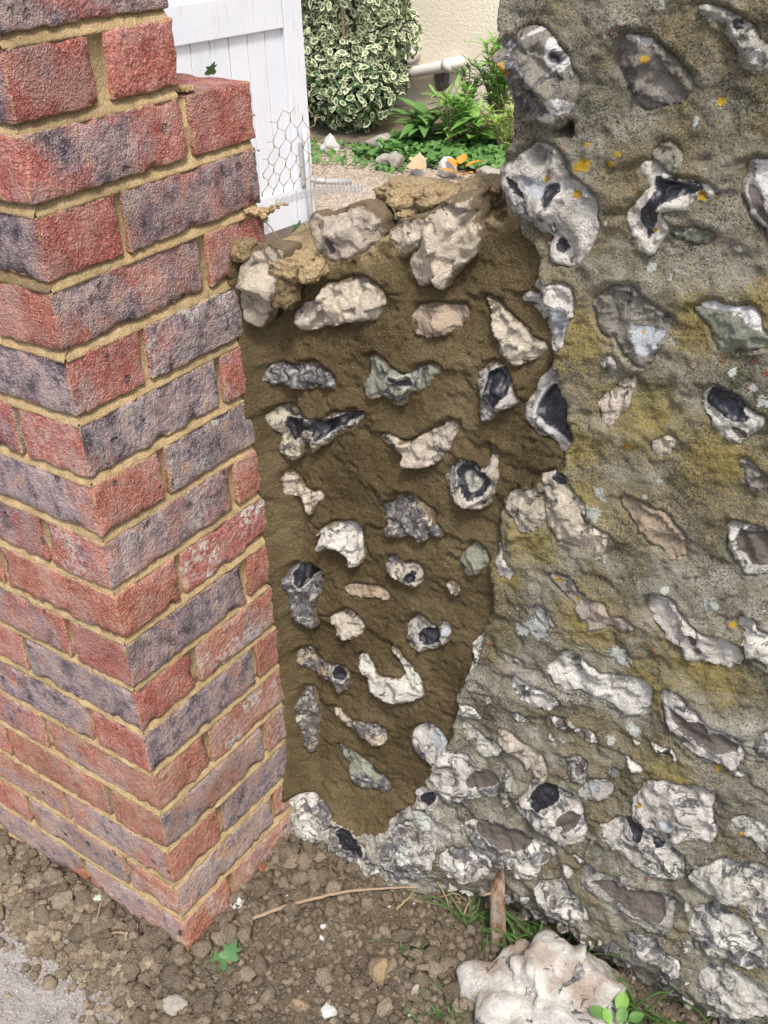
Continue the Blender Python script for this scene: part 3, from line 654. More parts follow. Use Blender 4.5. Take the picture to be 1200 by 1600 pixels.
LICHEN_PALE = [(411,-752,26),(389,-766,14),(518,-748,20),(614,-633,13),(563,-633,8),(472,-564,15),(480,-541,10),(629,-395,10),(616,-385,7),(460,-250,5),(527,-292,4),(529,-289,3),(508,-286,7),(585,-256,6),(553,-266,4),(537,-254,7),(533,-153,5),(536,-353,5),(598,-370,6),(540,-507,5),(528,-528,4),(477,-536,9),(414,-731,10),(466,-886,12),(492,-831,9),(544,-857,14),(518,-886,10),(242,-1198,21),(217,-1271,24),(114,-1353,21),(-3,-1301,24),(288,-1254,19),(553,-821,12)]
LICHEN_YELLOW = [(485,-106,6),(551,-137,6),(435,-199,10),(429,-202,6),(468,-186,5),(462,-195,5),(355,-120,10),(428,-228,7),(547,-215,7),(395,-218,5),(503,-477,7),(638,-526,4),(507,-251,4),(362,-144,3),(388,-145,3),(438,-180,4),(462,-687,5),(436,-670,6),(650,-857,5),(565,-968,6),(639,-648,6),(482,-340,3),(506,-351,3),(487,-218,3),(692,-938,6)]

COLS = {0: (.77, .745, .68), 1: (.68, .61, .49), 2: (.50, .40, .29), 3: (.52, .50, .455), 4: (.33, .35, .27), 7: (.31, .29, .25), 5: (.1, .1, .11), 6: (.52, .43, .36)}
PCOL = {0: ((.016, .017, .024), 1.0), 1: ((.12, .10, .088), .5), 2: ((.42, .45, .48), .35), 3: (.42, .41, .36), 4: ((.74, .74, .73), 0.0)}
PCOL[3] = ((.40, .39, .34), 0.0)

def chaikin(p, it=2):
    for _ in range(it):
        q = np.roll(p, -1, 0)
        p = np.stack([.75 * p + .25 * q, .25 * p + .75 * q], 1).reshape(-1, 2)
    return p

def poly_sd(poly, X, Z):
    """signed distance (positive inside) and nearest boundary point"""
    P = np.stack([X, Z], -1).reshape(-1, 2)
    best = np.full(len(P), 1e9); near = np.zeros((len(P), 2)); ins = np.zeros(len(P), bool)
    n = len(poly)
    for i in range(n):
        a = poly[i]; b = poly[(i + 1) % n]; ab = b - a; L = ab @ ab
        if L < 1e-14: continue
        t = np.clip(((P - a) @ ab) / L, 0, 1); c = a + t[:, None] * ab
        d = ((P - c) ** 2).sum(1); m = d < best
        best[m] = d[m]; near[m] = c[m]
        cond = (a[1] > P[:, 1]) != (b[1] > P[:, 1])
        if cond.any():
            xi = a[0] + (P[:, 1] - a[1]) * ab[0] / (ab[1] if abs(ab[1]) > 1e-12 else 1e-12)
            ins ^= cond & (P[:, 0] < xi)
    sd = np.sqrt(best) * np.where(ins, 1, -1)
    return sd.reshape(X.shape), near.reshape(X.shape + (2,))

FRESH_P = chaikin(np.array(FRESH) / 1000.0, 1)
flint_polys = []
for fl in FLINTS:
    p = chaikin(np.array(fl[5]) / 1000.0, 1)
    nd = 4; p = np.concatenate([p + (np.roll(p, -1, 0) - p) * (i / nd) for i in range(nd)]).reshape(nd, -1, 2).transpose(1, 0, 2).reshape(-1, 2)
    p3 = np.stack([p[:, 0], 0 * p[:, 0], p[:, 1]], 1)
    p = p + .0042 * np.stack([fbm(p3, 60, 4, 5), fbm(p3, 60, 4, 8)], 1)
    # part of each stone's edge is lapped by mortar
    e_ = np.roll(p, -1, 0) - np.roll(p, 1, 0); nn = np.stack([e_[:, 1], -e_[:, 0]], 1); nn /= np.maximum(np.linalg.norm(nn, axis=1, keepdims=True), 1e-9)
    ar = (p[:, 0] * np.roll(p[:, 1], -1) - np.roll(p[:, 0], -1) * p[:, 1]).sum()
    if fl[4] not in (270, 300, 305) and fl[3] != 'o': p = p + nn * np.sign(ar) * (.0032 if fl[3] == 'f' else (.0042 if p[:, 1].mean() > -.92 else .0065))
    flint_polys.append(p)

# more flints beyond the edges of the picture
rs = np.random.RandomState(12)
extra = []
def clash(c, r):
    for p in flint_polys:
        m = p.mean(0); rad = np.abs(p - m).max()
        if np.hypot(*(m - c)) < (rad + r) * .95: return True
    return False
tries = 0
while len(extra) < 46 and tries < 4000:
    tries += 1
    c = np.array([rs.uniform(.42, 1.42), rs.uniform(-1.36, .34)])
    inside_frame = (c[0] < .60 + .19 * min(1, max(0, (-c[1]) / 1.3)) and c[1] < -.05) 
    if inside_frame: continue
    r = rs.uniform(.022, .045)
    if clash(c, r): continue
    k = rs.randint(7, 11); a = np.sort(rs.uniform(0, 6.283, k))
    rr = r * rs.uniform(.55, 1.15, k); rot = rs.uniform(-.6, .3)
    px = rr * np.cos(a) * 1.35; pz = rr * np.sin(a) * .8
    p = np.stack([c[0] + px * math.cos(rot) - pz * math.sin(rot), c[1] + px * math.sin(rot) + pz * math.cos(rot)], 1)
    cls = int(rs.choice([0, 0, 1, 3, 3, 4]))
    pat = []
    if rs.rand() < .45: pat = [(int(rs.choice([0, 0, 1, 2])), [tuple((c + (q - c) * .6) * 1000) for q in p])]
    extra.append((int(rs.uniform(24, 46)), cls, rs.uniform(.15, .5), 'e', 285, [tuple(q * 1000) for q in p], pat))
    flint_polys.append(chaikin(p, 2))
tries = 0; nsm = 0
while nsm < 90 and tries < 12000:       # small rubble between the large flints of the base
    tries += 1
    c = np.array([rs.uniform(.02, .84), rs.uniform(-1.38, -.80)])
    if c[1] > -1.0 and rs.rand() < .75: continue
    r = rs.uniform(.008, .030) * (1 if nsm < 40 else .6)
    if poly_sd(FRESH_P, c[:1], c[1:])[0][0] > -.012 or clash(c, r): continue
    k = rs.randint(6, 10); a = np.sort(rs.uniform(0, 6.283, k)); rr = r * rs.uniform(.6, 1.2, k); rot = rs.uniform(-.9, .2)
    px = rr * np.cos(a) * 1.4; pz = rr * np.sin(a) * .85
    p = np.stack([c[0] + px * math.cos(rot) - pz * math.sin(rot), c[1] + px * math.sin(rot) + pz * math.cos(rot)], 1)
    extra.append((int(18 + r * 700), int(rs.choice([0, 0, 0, 1, 3])), rs.uniform(.1, .6), 'e', 285, [tuple(q * 1000) for q in p], [(int(rs.choice([0, 1, 1, 2])), [tuple((c + (q - c) * .55 + r * .2) * 1000) for q in p])] if rs.rand() < .4 and r > .014 else []))
    flint_polys.append(chaikin(p, 2)); nsm += 1
FLINTS = FLINTS + extra

def spot_field(x, z, spots):
    v = np.full(np.shape(x), -1.0)
    for (sx, sz, r) in spots:
        v = np.maximum(v, 1 - np.hypot(x - sx / 1000, z - sz / 1000) / (r / 1000))
    return np.maximum(v, -1)

def notch_top(x):
    return np.interp(x, [-.05, .0, .03, .06, .085, .11, .17, .23, .29, .34], [-.36, -.355, -.345, -.355, -.362, -.338, -.318, -.298, -.282, -.258])
def wall_end(z):
    return np.interp(z, [-.4, -.25, -.2, -.15, -.1, 0, .4], [.345, .345, .352, .362, .345, .338, .335])

def wall_h(x, z, fresh):
    """outward bulge of the mortar surface from the plane y = 0.30"""
    q = np.stack([x, 0 * x, z], -1)
    h = fbm(q, 6, 2, 50) * .009 + fbm(q, 24, 3, 60) * .0045
    h = h + .030 * sstep(-1.14, -1.30, z) * sstep(.40, .12, x)
    ho = h + .009 + fbm(q, 34, 3, 69) * .005 + fbm(q, 75, 3, 70) * .0042 + fbm(q, 260, 2, 80) * .0016
    # rough base course standing forward beside the pier, undercut to the right
    ho = ho - .055 * sstep(-1.24, -1.38, z) * sstep(.15, .38, x) + .006 * sstep(-1.0, -1.2, z) * fbm(q, 40, 3, 72)
    qs = np.stack([x * 1.0 + z * .6, 0 * x, z * 1.0 - x * .4], -1) * np.array([.45, 1, 1.0])
    hf = h - .002 + fbm(qs, 30, 3, 90) * .0030 + fbm(q, 120, 3, 95) * .0018 - .0025 * sstep(.3, .55, fbm(q, 85, 2, 96)) + fbm(q, 340, 2, 97) * .0012
    hf = hf + .036 * np.exp(-np.maximum(x, 0) / .016) * (1 + .12 * fbm(q, 20, 2, 99)) - .008 * np.exp(-((x - .035) / .02) ** 2)
    return ho * (1 - fresh) + hf * fresh

xs = np.concatenate([np.arange(-.012, .86, .0025), np.arange(.866, 1.5, .012)])
zs = np.concatenate([np.arange(-1.45, .06, .0026), np.arange(.07, .42, .012)])
X, Z = np.meshgrid(xs, zs)
sdF, _ = poly_sd(FRESH_P, X[::2, ::2], Z[::2, ::2])
# bilinear upsample of the patch distance
def upsample(a, shape):
    zi = np.linspace(0, a.shape[0] - 1, shape[0]); xi = np.linspace(0, a.shape[1] - 1, shape[1])
    z0 = np.minimum(zi.astype(int), a.shape[0] - 2); x0 = np.minimum(xi.astype(int), a.shape[1] - 2)
    fz = (zi - z0)[:, None]; fx = (xi - x0)[None]
    g = lambda dz, dx: a[np.ix_(z0 + dz, x0 + dx)]
    return (g(0, 0) * (1 - fx) + g(0, 1) * fx) * (1 - fz) + (g(1, 0) * (1 - fx) + g(1, 1) * fx) * fz
xs_h, zs_h = xs[::2], zs[::2]
zi = np.interp(zs, zs_h, np.arange(len(zs_h))); xi = np.interp(xs, xs_h, np.arange(len(xs_h)))
z0 = np.minimum(zi.astype(int), len(zs_h) - 2); x0 = np.minimum(xi.astype(int), len(xs_h) - 2)
fz = (zi - z0)[:, None]; fx = (xi - x0)[None]
g = lambda dz, dx: sdF[np.ix_(z0 + dz, x0 + dx)]
sd = (g(0, 0) * (1 - fx) + g(0, 1) * fx) * (1 - fz) + (g(1, 0) * (1 - fx) + g(1, 1) * fx) * fz
Q = np.stack([X, 0 * X, Z], -1)
sd = sd + fbm(Q, 45, 3, 110) * .010 + fbm(Q, 160, 2, 112) * .003
freshw = sstep(-.002, .007, sd)
Hh = wall_h(X, Z, freshw)
# ragged lip of old mortar along the patch
Hh += .005 * np.exp(-((sd + .006) / .006) ** 2) * (1 - freshw) * (1 + fbm(Q, 60, 2, 114)) * sstep(-1.2, -1.1, Z)
# mortar collars round the flints
for fl, p in zip(FLINTS, flint_polys):
    lo = p.min(0) - .025; hi = p.max(0) + .025
    i0, i1 = np.searchsorted(xs, [lo[0], hi[0]]); k0, k1 = np.searchsorted(zs, [lo[1], hi[1]])
    if i1 - i0 < 2 or k1 - k0 < 2: continue
    d, nr = poly_sd(p[::2] if len(p) > 60 else p, X[k0:k1, i0:i1], Z[k0:k1, i0:i1])
    above = sstep(-.002, .004, Z[k0:k1, i0:i1] - nr[..., 1])
    fw = freshw[k0:k1, i0:i1]
    Hh[k0:k1, i0:i1] += ((.008 * fw + .0055 * (1 - fw)) * above * np.exp(-np.maximum(-d, 0) / .014) - .002 * (1 - above) * np.exp(-np.maximum(-d, 0) / .010)) * min(1, fl[0] / 30) * (d <= 0) - .014 * sstep(.001, .008, d)
YS = .30 - Hh
# deep holes beside the big flint at the wall end
for hx, hz, hr in ((.399, -.158, .008), (.412, -.172, .009), (.383, -.196, .010)):
    YS += .03 * sstep(hr * 1.2, hr * .4, np.hypot(X - hx, (Z - hz)))
xc = (X[:-1, :-1] + X[1:, 1:]) / 2; zc = (Z[:-1, :-1] + Z[1:, 1:]) / 2
qc = np.stack([xc, 0 * xc, zc], -1)
absent = (xc < wall_end(zc) + fbm(qc, 40, 3, 120) * .007) & (zc > notch_top(xc) + fbm(qc, 45, 3, 121) * .008)
isf = ((sd[:-1, :-1] + sd[1:, 1:]) / 2 > 0) & ~absent
iso = ~isf & ~absent
flint_wall = empty('flint_wall', (.7, .42, -1.45), 'old flint rubble wall with lichen and a patch of fresh brown mortar beside the pier', 'wall')

def build_mortar(name, mask, mat, fresh):
    kz, kx = mask.shape
    idx = np.arange(X.size).reshape(X.shape)
    f = np.stack([idx[:-1, :-1], idx[:-1, 1:], idx[1:, 1:], idx[1:, :-1]], -1)[mask]
    V = np.stack([X, YS, Z], -1).reshape(-1, 3)
    verts = [V]; faces = [f]; off = len(V)
    sand = [np.zeros(len(V))]
    # run the outer rim back through the thickness of the wall
    pres = ~absent
    pad = np.pad(pres, 1); K = 26; T = .30
    rim = []
    for (dz, dx, e) in ((1, 0, 't'), (-1, 0, 'b'), (0, -1, 'l'), (0, 1, 'r')):
        nb = pad[1 + dz:1 + dz + kz, 1 + dx:1 + dx + kx]
        for a, b in np.argwhere(mask & ~nb):
            c = {'t': (idx[a + 1, b + 1], idx[a + 1, b]), 'b': (idx[a, b], idx[a, b + 1]), 'l': (idx[a + 1, b], idx[a, b]), 'r': (idx[a, b + 1], idx[a + 1, b + 1])}[e]
            rim.append(c)
    if rim:
        rim = np.array(rim); ids, inv = np.unique(rim.ravel(), return_inverse=True); inv = inv.reshape(-1, 2)
        base = V[ids]; ring0 = ids
        prev = ids
        rows = [ids]
        for k in range(1, K + 1):
            t = k / K
            q = base + np.array([0, T * t ** 1.25, 0])
            n1 = fbm(q, 22, 3, 140); n2 = fbm(q, 90, 3, 141)
            up = (n1 * .014 + n2 * .006) * min(1, t * 6)
            q = q + np.stack([fbm(q, 40, 3, 143) * .008 * min(1, t * 6), 0 * up, up], 1)
            verts.append(q); rows.append(np.arange(len(q)) + off); off += len(q)
            sand.append(np.full(len(q), min(1, t * 10)))
        for k in range(K):
            a, b = rows[k], rows[k + 1]
            faces.append(np.stack([a[inv[:, 0]], b[inv[:, 0]], b[inv[:, 1]], a[inv[:, 1]]], 1))
    # back face
    V2 = V.copy(); V2[:, 1] = .60
    st = 1
    allv = np.vstack(verts); allf = np.vstack(faces); sand = np.concatenate(sand)
    used = np.unique(allf); remap = np.full(len(allv), -1); remap[used] = np.arange(len(used))
    allv = allv[used]; allf = remap[allf]; sand = sand[used]
    o = child(name, allv, allf, mat, flint_wall)
    return o, allv, sand

o, v, sand = build_mortar('fresh_mortar', isf, M['fresh'], True)
sand = np.maximum(sand, 1.0 * sstep(.03, .0, notch_top(v[:, 0]) - v[:, 2]) * (v[:, 0] > .06) * (fbm(v, 50, 3, 7) > -.2))
sand = np.clip(sand * (.75 + .5 * fbm(v, 40, 3, 8)), 0, 1)
attr(o.data, 'sand', sand)
o, v, sand = build_mortar('old_mortar', iso, M['old'], False)
attr(o.data, 'pale', spot_field(v[:, 0], v[:, 2], LICHEN_PALE)); attr(o.data, 'yel', spot_field(v[:, 0], v[:, 2], LICHEN_YELLOW))
attr(o.data, 'lime', .36 * sstep(-1.05, -1.25, v[:, 2] - .55 * (v[:, 0] - .1) * (v[:, 0] > .1)) + .25 * sstep(.4, .1, v[:, 0]) * sstep(-1.1, -1.2, v[:, 2]))
def blob(v, L):
    r = np.zeros(len(v))
    for x, z, s in L: r = np.maximum(r, np.exp(-((v[:, 0] - x) ** 2 + (v[:, 2] - z) ** 2) / s ** 2))
    return r
attr(o.data, 'moss', .75 * blob(v, [(.445, -.37, .05), (.44, -.49, .05), (.40, -.63, .05), (.52, -.44, .06), (.46, -.56, .05), (.60, -.46, .05), (.56, -.33, .05), (.62, -.72, .06), (.47, -.72, .05), (.56, -.78, .05), (.37, -.69, .03), (.62, -.3, .04), (.6, -.9, .05)]))

mb = MB(); mb.box(.352, .585, -1.45, 1.485, .60, .40); mb.box(.0, .585, -1.45, .350, .60, -.40)
child('backing', mb.v, mb.f, M['old'], flint_wall, smooth=False)
# ------------------------------------------------------------ flints
def flint(k, fl, poly):
    H, cls, mott, kind, y0, pts, pats = fl
    H = H / 1000.0
    rs = np.random.RandomState(k * 37 + 5)
    far = poly[:, 0].min() > .84 or poly[:, 1].min() > .05
    st = .0045 if far else (.0018 if np.ptp(poly, 0).max() < .09 else .0022)
    lo = poly.min(0) - st * 1.5; hi = poly.max(0) + st * 1.5
    gx = np.arange(lo[0], hi[0] + st, st); gz = np.arange(lo[1], hi[1] + st, st)
    GX, GZ = np.meshgrid(gx, gz)
    d, near = poly_sd(poly, GX, GZ)
    ins = d > 0
    cell = ins[:-1, :-1] | ins[:-1, 1:] | ins[1:, 1:] | ins[1:, :-1]
    PX = np.where(ins, GX, near[..., 0]); PZ = np.where(ins, GZ, near[..., 1]); d = np.maximum(d, 0)
    dm = max(d.max(), 1e-4)
    loose = kind == 'o' or (kind == 'f' and k in (0, 2, 3, 28))
    q = np.stack([PX, np.full(PX.shape, k * .37), PZ], -1)
    e = np.clip(d / (dm * .5), 0, 1)
    prof = np.sqrt(1 - (1 - e) ** 2)
    amp = H * (.68 if not loose else .62)
    h = amp * prof
    c = poly.mean(0); sz = np.ptp(poly, 0).max()
    for i in range(9):
        a = rs.uniform(0, 6.283); s = rs.uniform(.4, 1.6) * amp / (sz * .5); cc = rs.uniform(.5, .95) * amp
        pl = cc + s * ((PX - c[0]) * math.cos(a) + (PZ - c[1]) * math.sin(a)) + fbm(q, 30, 2, k + i) * .0008
        h = np.minimum(h, np.maximum(pl, .15 * amp * prof))
    # light comes off the faces differently: conchoidal hollows
    dk = np.full(PX.shape, -1.0); dcol = np.zeros(PX.shape + (3,)); gloss = np.zeros(PX.shape); hol = np.zeros(PX.shape); dr = np.full(PX.shape, -1.0)
    for pc, pp in pats:
        pd, _ = poly_sd(chaikin(np.array(pp) / 1000.0, 2), PX, PZ)
        v = np.clip(pd / .010, -1, 1)
        m = (pd > -.004)
        w = np.where(dk > -.3, sstep(-.0015, .0015, pd), 1.0) * m
        dcol = dcol * (1 - w[..., None]) + np.array(PCOL[pc][0]) * w[..., None]; gloss = gloss * (1 - w) + PCOL[pc][1] * w
        dk = np.maximum(dk, v)
        if pc in (0, 1): dr = np.maximum(dr, v)
        if pc in (0, 1, 2): hol = np.maximum(hol, sstep(-.001, .008, pd))
    n1 = fbm(q, 30, 2, k) * .0035 + (.5 - np.abs(fbm(q, 45, 3, k + 3))) * .0028 + fbm(q, 200, 2, k + 7) * .001
    # chipped facets: each nearest seed carries its own small tilted plane
    ns = int(10 + 14 * sz / .08); sx_ = rs.uniform(poly[:, 0].min(), poly[:, 0].max(), ns); sz_ = rs.uniform(poly[:, 1].min(), poly[:, 1].max(), ns)
    wx = PX + fbm(q, 40, 2, k + 60) * .006; wz = PZ + fbm(q, 40, 2, k + 61) * .006
    dd_ = (wx[..., None] - sx_) ** 2 + (wz[..., None] - sz_) ** 2; ni = dd_.argmin(-1)
    ta = rs.uniform(-.55, .55, ns); tb = rs.uniform(-.55, .55, ns); tc = rs.uniform(-.0018, .0018, ns)
    n1 = n1 + np.clip(ta[ni] * (wx - sx_[ni]) + tb[ni] * (wz - sz_[ni]) + tc[ni], -.006, .006) * (1.0 if cls != 2 else .5)
    h = h + n1 * np.clip(e * 2.5, 0, 1) * (1 - .75 * hol) - hol * .0045
    h = np.maximum(h, 0) * (e > 0)
    if loose:
        yc = y0 / 1000.0 + (.0 if kind == 'f' else .012)
        yf = yc - h; yb = yc + .75 * amp * prof + .004
    else:
        mx, mz = c
        ix = np.clip(np.searchsorted(xs, PX), 0, len(xs) - 1); iz = np.clip(np.searchsorted(zs, PZ), 0, len(zs) - 1)
        ys = YS[iz, ix]
        yc = float(np.median(ys[ins]))
        ysm = ys * .6 + yc * .4
        tz = (PZ - poly[:, 1].min()) / np.ptp(poly[:, 1]); edge = (.013 if kind == 'f' else (.0025 if c[1] > -.92 else .0095)) * (1 - tz) - (.0035 if kind == 'f' else .002) * tz
        yf = ysm + .002 - .010 * sstep(.001, .008, d) - edge * min(1, H / .03) - fbm(q, 45, 3, k + 9) * (.0075 if kind == 'f' else .006) - h * (1.0 if kind == 'f' else .66); yb = np.full(PX.shape, yc + .03)
    keep = np.zeros(PX.shape, bool)
    keep[:-1, :-1] |= cell; keep[:-1, 1:] |= cell; keep[1:, 1:] |= cell; keep[1:, :-1] |= cell
    ids = np.full(PX.shape, -1); ids[keep] = np.arange(keep.sum()); nK = int(keep.sum())
    Vf = np.stack([PX[keep], yf[keep], PZ[keep]], 1); Vb = np.stack([PX[keep], yb[keep], PZ[keep]], 1)
    a, b, cc, dd = ids[:-1, :-1][cell], ids[:-1, 1:][cell], ids[1:, 1:][cell], ids[1:, :-1][cell]
    fcs = [np.stack([a, b, cc, dd], 1)]
    if loose: fcs.append(np.stack([dd, cc, b, a], 1) + nK)
    # rim joining front and back
    pc = np.pad(cell, 1); rim = []
    nz, nx = cell.shape
    for (dz, dx, ea, eb) in ((1, 0, (1, 1), (1, 0)), (-1, 0, (0, 0), (0, 1)), (0, -1, (1, 0), (0, 0)), (0, 1, (0, 1), (1, 1))):
        w = cell & ~pc[1 + dz:1 + dz + nz, 1 + dx:1 + dx + nx]
        for r, cx in np.argwhere(w):
            rim.append((ids[r + ea[0], cx + ea[1]], ids[r + eb[0], cx + eb[1]]))
    rim = np.array(rim)
    fcs.append(np.stack([rim[:, 0], rim[:, 0] + nK, rim[:, 1] + nK, rim[:, 1]], 1))
    Vv = np.vstack([Vf, Vb]); Fv = np.vstack(fcs)
    o = child('flint', Vv, Fv, M['flint'], flint_wall)
    rep = lambda x: np.concatenate([x[keep], x[keep]])
    base = np.array(COLS[cls]) * rs.uniform(.88, 1.1) * (1 + rs.uniform(-.02, .02, 3))
    me = o.data
    cattr(me, 'col', np.tile(base, (2 * nK, 1))); attr(me, 'mott', np.full(2 * nK, mott + (.12 if c[1] < -.92 else 0)))
    attr(me, 'dr', rep(dr)); attr(me, 'dk', rep(dk)); cattr(me, 'dcol', np.vstack([dcol[keep], dcol[keep]])); attr(me, 'gloss', rep(gloss))
    isold = 0.0 if kind == 'f' else 1.0
    attr(me, 'old', np.full(2 * nK, isold))
    dirt = np.clip(1 - d / (.010 if kind == 'f' else .006), 0, 1) * (.68 if kind == 'f' else .6)
    if kind == 'f':    # wet mortar slopped on upper edges
        dirt = dirt + .36 * sstep(c[1] + .1 * np.ptp(poly[:, 1]), poly[:, 1].max(), PZ)
    attr(me, 'dirt', rep(dirt - .5 * (dk > 0)))
    if isold:
        attr(me, 'yel', rep(spot_field(PX, PZ, LICHEN_YELLOW))); attr(me, 'pale', rep(spot_field(PX, PZ, LICHEN_PALE)))
    else:
        attr(me, 'yel', np.full(2 * nK, -1.)); attr(me, 'pale', np.full(2 * nK, -1.))
    return o
for k, (fl, p) in enumerate(zip(FLINTS, flint_polys)):
    flint(k, fl, p)
# lumps of sandy mortar on the open top of the patch
def lump(x, y, z, size, seed, sand, rot=0.):
    v, f = rock((x, y, z), size, 5, seed, .30, 3, rot=rot)
    v = v + fbm(v, 160, 3, seed)[:, None] * (v - np.array([x, y, z])) / max(size) * .0045 + fbm(v, 420, 2, seed + 1)[:, None] * (v - np.array([x, y, z])) / max(size) * .0022
    o = child('mortar_lump', v, f, M['fresh'], flint_wall); attr(o.data, 'sand', np.full(len(v), sand))
lump(.078, .285, -.350, (.030, .026, .020), 3, .85); lump(.066, .272, -.378, (.022, .02, .026), 5, .3); lump(.1, .285, -.352, (.02, .022, .014), 6, .9)
lump(.012, .275, -.345, (.018, .02, .016), 9, .55)
lump(.155, .335, -.305, (.03, .025, .012), 11, .95); lump(.205, .35, -.278, (.035, .03, .017), 12, .95, .3); lump(.25, .345, -.268, (.035, .03, .015), 13, .9); lump(.29, .36, -.258, (.03, .03, .015), 14, .9); lump(.18, .40, -.285, (.06, .04, .018), 15, .95)
crumbs('mortar_crumbs', [(.07, .28, -.335, .0035, 30), (.095, .285, -.342, .003, 20), (.20, .335, -.268, .004, 40), (.235, .33, -.262, .004, 40), (.16, .33, -.296, .003, 24), (.27, .34, -.258, .004, 30), (.18, .37, -.27, .005, 40), (.12, .32, -.318, .003, 40), (.15, .30, -.30, .003, 40), (.22, .31, -.28, .0035, 50), (.28, .325, -.262, .0035, 40), (.31, .34, -.25, .004, 30)], M['fresh'], flint_wall, 22, 1, {'sand': .95})['kind'] = 'stuff'
# ============================================================ GROUND
def soil_z(x, y):
    q = np.stack([x, y, 0 * x], -1)
    z = -1.362 + fbm(q, 5, 3, 200) * .012 + fbm(q, 30, 3, 210) * .008 + fbm(q, 110, 3, 220) * .004
    z = z + .022 * np.exp(-((x - .0) ** 2 + (y - .2) ** 2) / .03) + .014 * np.exp(-((x + .25) ** 2 + (y + .05) ** 2) / .012)
    z = z - .02 * sstep(.0, -.25, y) * sstep(.3, -.2, x)
    return z
def path_w(x, y):
    q = np.stack([x, y, 0 * x], -1)
    return sstep(-.02, .02, (-.092 - y) - .06 * (x + .15) + fbm(q, 14, 3, 230) * .05 - .15 * sstep(.05, .2, x))
gx = np.concatenate([np.arange(-1.6, -.6, .03), np.arange(-.6, .9, .0042), np.arange(.9, 2.4, .03)])
gy = np.concatenate([np.arange(-2.0, -.45, .03), np.arange(-.45, .40, .0042), [.41, .43]])
GX, GY = np.meshgrid(gx, gy)
PW = path_w(GX, GY)
GZ = soil_z(GX, GY) * (1 - PW) + PW * (-1.372 + .008 * fbm(np.stack([GX, GY, 0 * GX], -1), 22, 4, 240) + .005 * fbm(np.stack([GX, GY, 0 * GX], -1), 130, 3, 241))
def ground_z(x, y):
    i = min(max(int(np.searchsorted(gx, x)), 0), len(gx) - 1); j = min(max(int(np.searchsorted(gy, y)), 0), len(gy) - 1)
    return float(GZ[j, i])
idx = np.arange(GX.size).reshape(GX.shape)
f = np.stack([idx[:-1, :-1], idx[:-1, 1:], idx[1:, 1:], idx[1:, :-1]], -1)
pc = (PW[:-1, :-1] + PW[1:, 1:]) / 2 > .5
V = np.stack([GX, GY, GZ], -1).reshape(-1, 3)
def sub(name, mask, mat):
    ff = f[mask]; used = np.unique(ff); rm = np.full(len(V), -1); rm[used] = np.arange(len(used))
    return top(name, V[used], rm[ff], mat, kind='structure')
sub('soil', ~pc, M['soil']); sub('path', pc, M['path'])
mb = MB(); mb.add([(-60, -60, -1.42), (60, -60, -1.42), (60, 60, -1.42), (-60, 60, -1.42)], [(0, 1, 2, 3)])
top('ground', mb.v, mb.f, M['soil'], kind='structure', smooth=False)

# crumbs of soil: far too many to count
def scatter(name, n, rmin, rmax, area, keep, mat, seed, sub, label, cat, power=2.0, sink=.4):
    rs = np.random.RandomState(seed); v0, f0 = ICO[sub]
    protos = [rock((0, 0, 0), (1, 1, 1), sub, seed + i, .55, 4)[0] for i in range(10)]
    protos = [p + (v0 * fbm(p + 9 * i, 4.5, 2, i)[:, None] * .22 if sub > 1 else 0) for i, p in enumerate(protos)]
    V = []; Fs = []; off = 0; c = 0; rn = []
    while c < n:
        x = rs.uniform(area[0], area[1]); y = rs.uniform(area[2], area[3])
        if not keep(x, y, rs): continue
        r = rmin + (rmax - rmin) * rs.rand() ** power
        p = protos[rs.randint(10)]; a = rs.uniform(0, 6.28); ca, sa = math.cos(a), math.sin(a)
        s = r * rs.uniform(.75, 1.25, 3); p = p * s
        p = np.stack([p[:, 0] * ca - p[:, 1] * sa, p[:, 0] * sa + p[:, 1] * ca, p[:, 2] * .85], 1)
        rn.append(np.full(len(p), rs.rand() ** 2)); V.append(p + (x, y, ground_z(x, y) + r * sink)); Fs.append(f0 + off); off += len(p); c += 1
    o = top(name, np.vstack(V), np.vstack(Fs), mat, label, cat, kind='stuff'); attr(o.data, 'rnd', np.concatenate(rn)); return o
def pw(x, y):
    i = min(max(int(np.searchsorted(gx, x)), 0), len(gx) - 1); j = min(max(int(np.searchsorted(gy, y)), 0), len(gy) - 1)
    return PW[j, i]
def in_pier(x, y): return x < .004 and y > -.004 and x > -.68
def k_soil(x, y, rs): return (not in_pier(x, y)) and pw(x, y) < rs.uniform(.1, .75)
def k_path(x, y, rs): return (not in_pier(x, y)) and pw(x, y) > .35
def k_edge(x, y, rs): return (not in_pier(x, y)) and .01 < pw(x + rs.normal() * .04, y + rs.normal() * .03) < .99
scatter('soil_crumbs', 11000, .0022, .0085, (-.6, .85, -.42, .36), k_soil, M['soil'], 41, 1, 'small brown crumbs of dug soil along the foot of the wall', 'soil')
scatter('soil_clods', 900, .006, .017, (-.6, .6, -.36, .33), lambda x, y, rs: k_soil(x, y, rs) and rs.rand() < (1.0 if x < .12 else .35), M['soil'], 43, 2, 'rounded clods of brown earth heaped round the pier foot', 'soil', 2.2, .6)
scatter('dry_clay_crumbs', 2200, .0015, .012, (-.6, .35, -.4, .0), k_edge, M['clay'], 44, 2, 'pale dry clay crumbs where soil meets the dusty path', 'soil')
scatter('path_grit', 3000, .0008, .0045, (-.6, .4, -.45, -.0), k_path, M['path'], 45, 1, 'fine pale grit lying on the dusty path', 'grit')
scatter('chalk_bits', 150, .0016, .0045, (-.5, .5, -.4, .28), lambda x, y, rs: not in_pier(x, y), M['chalk'], 46, 1, 'tiny white chalk bits scattered in the soil', 'chalk')

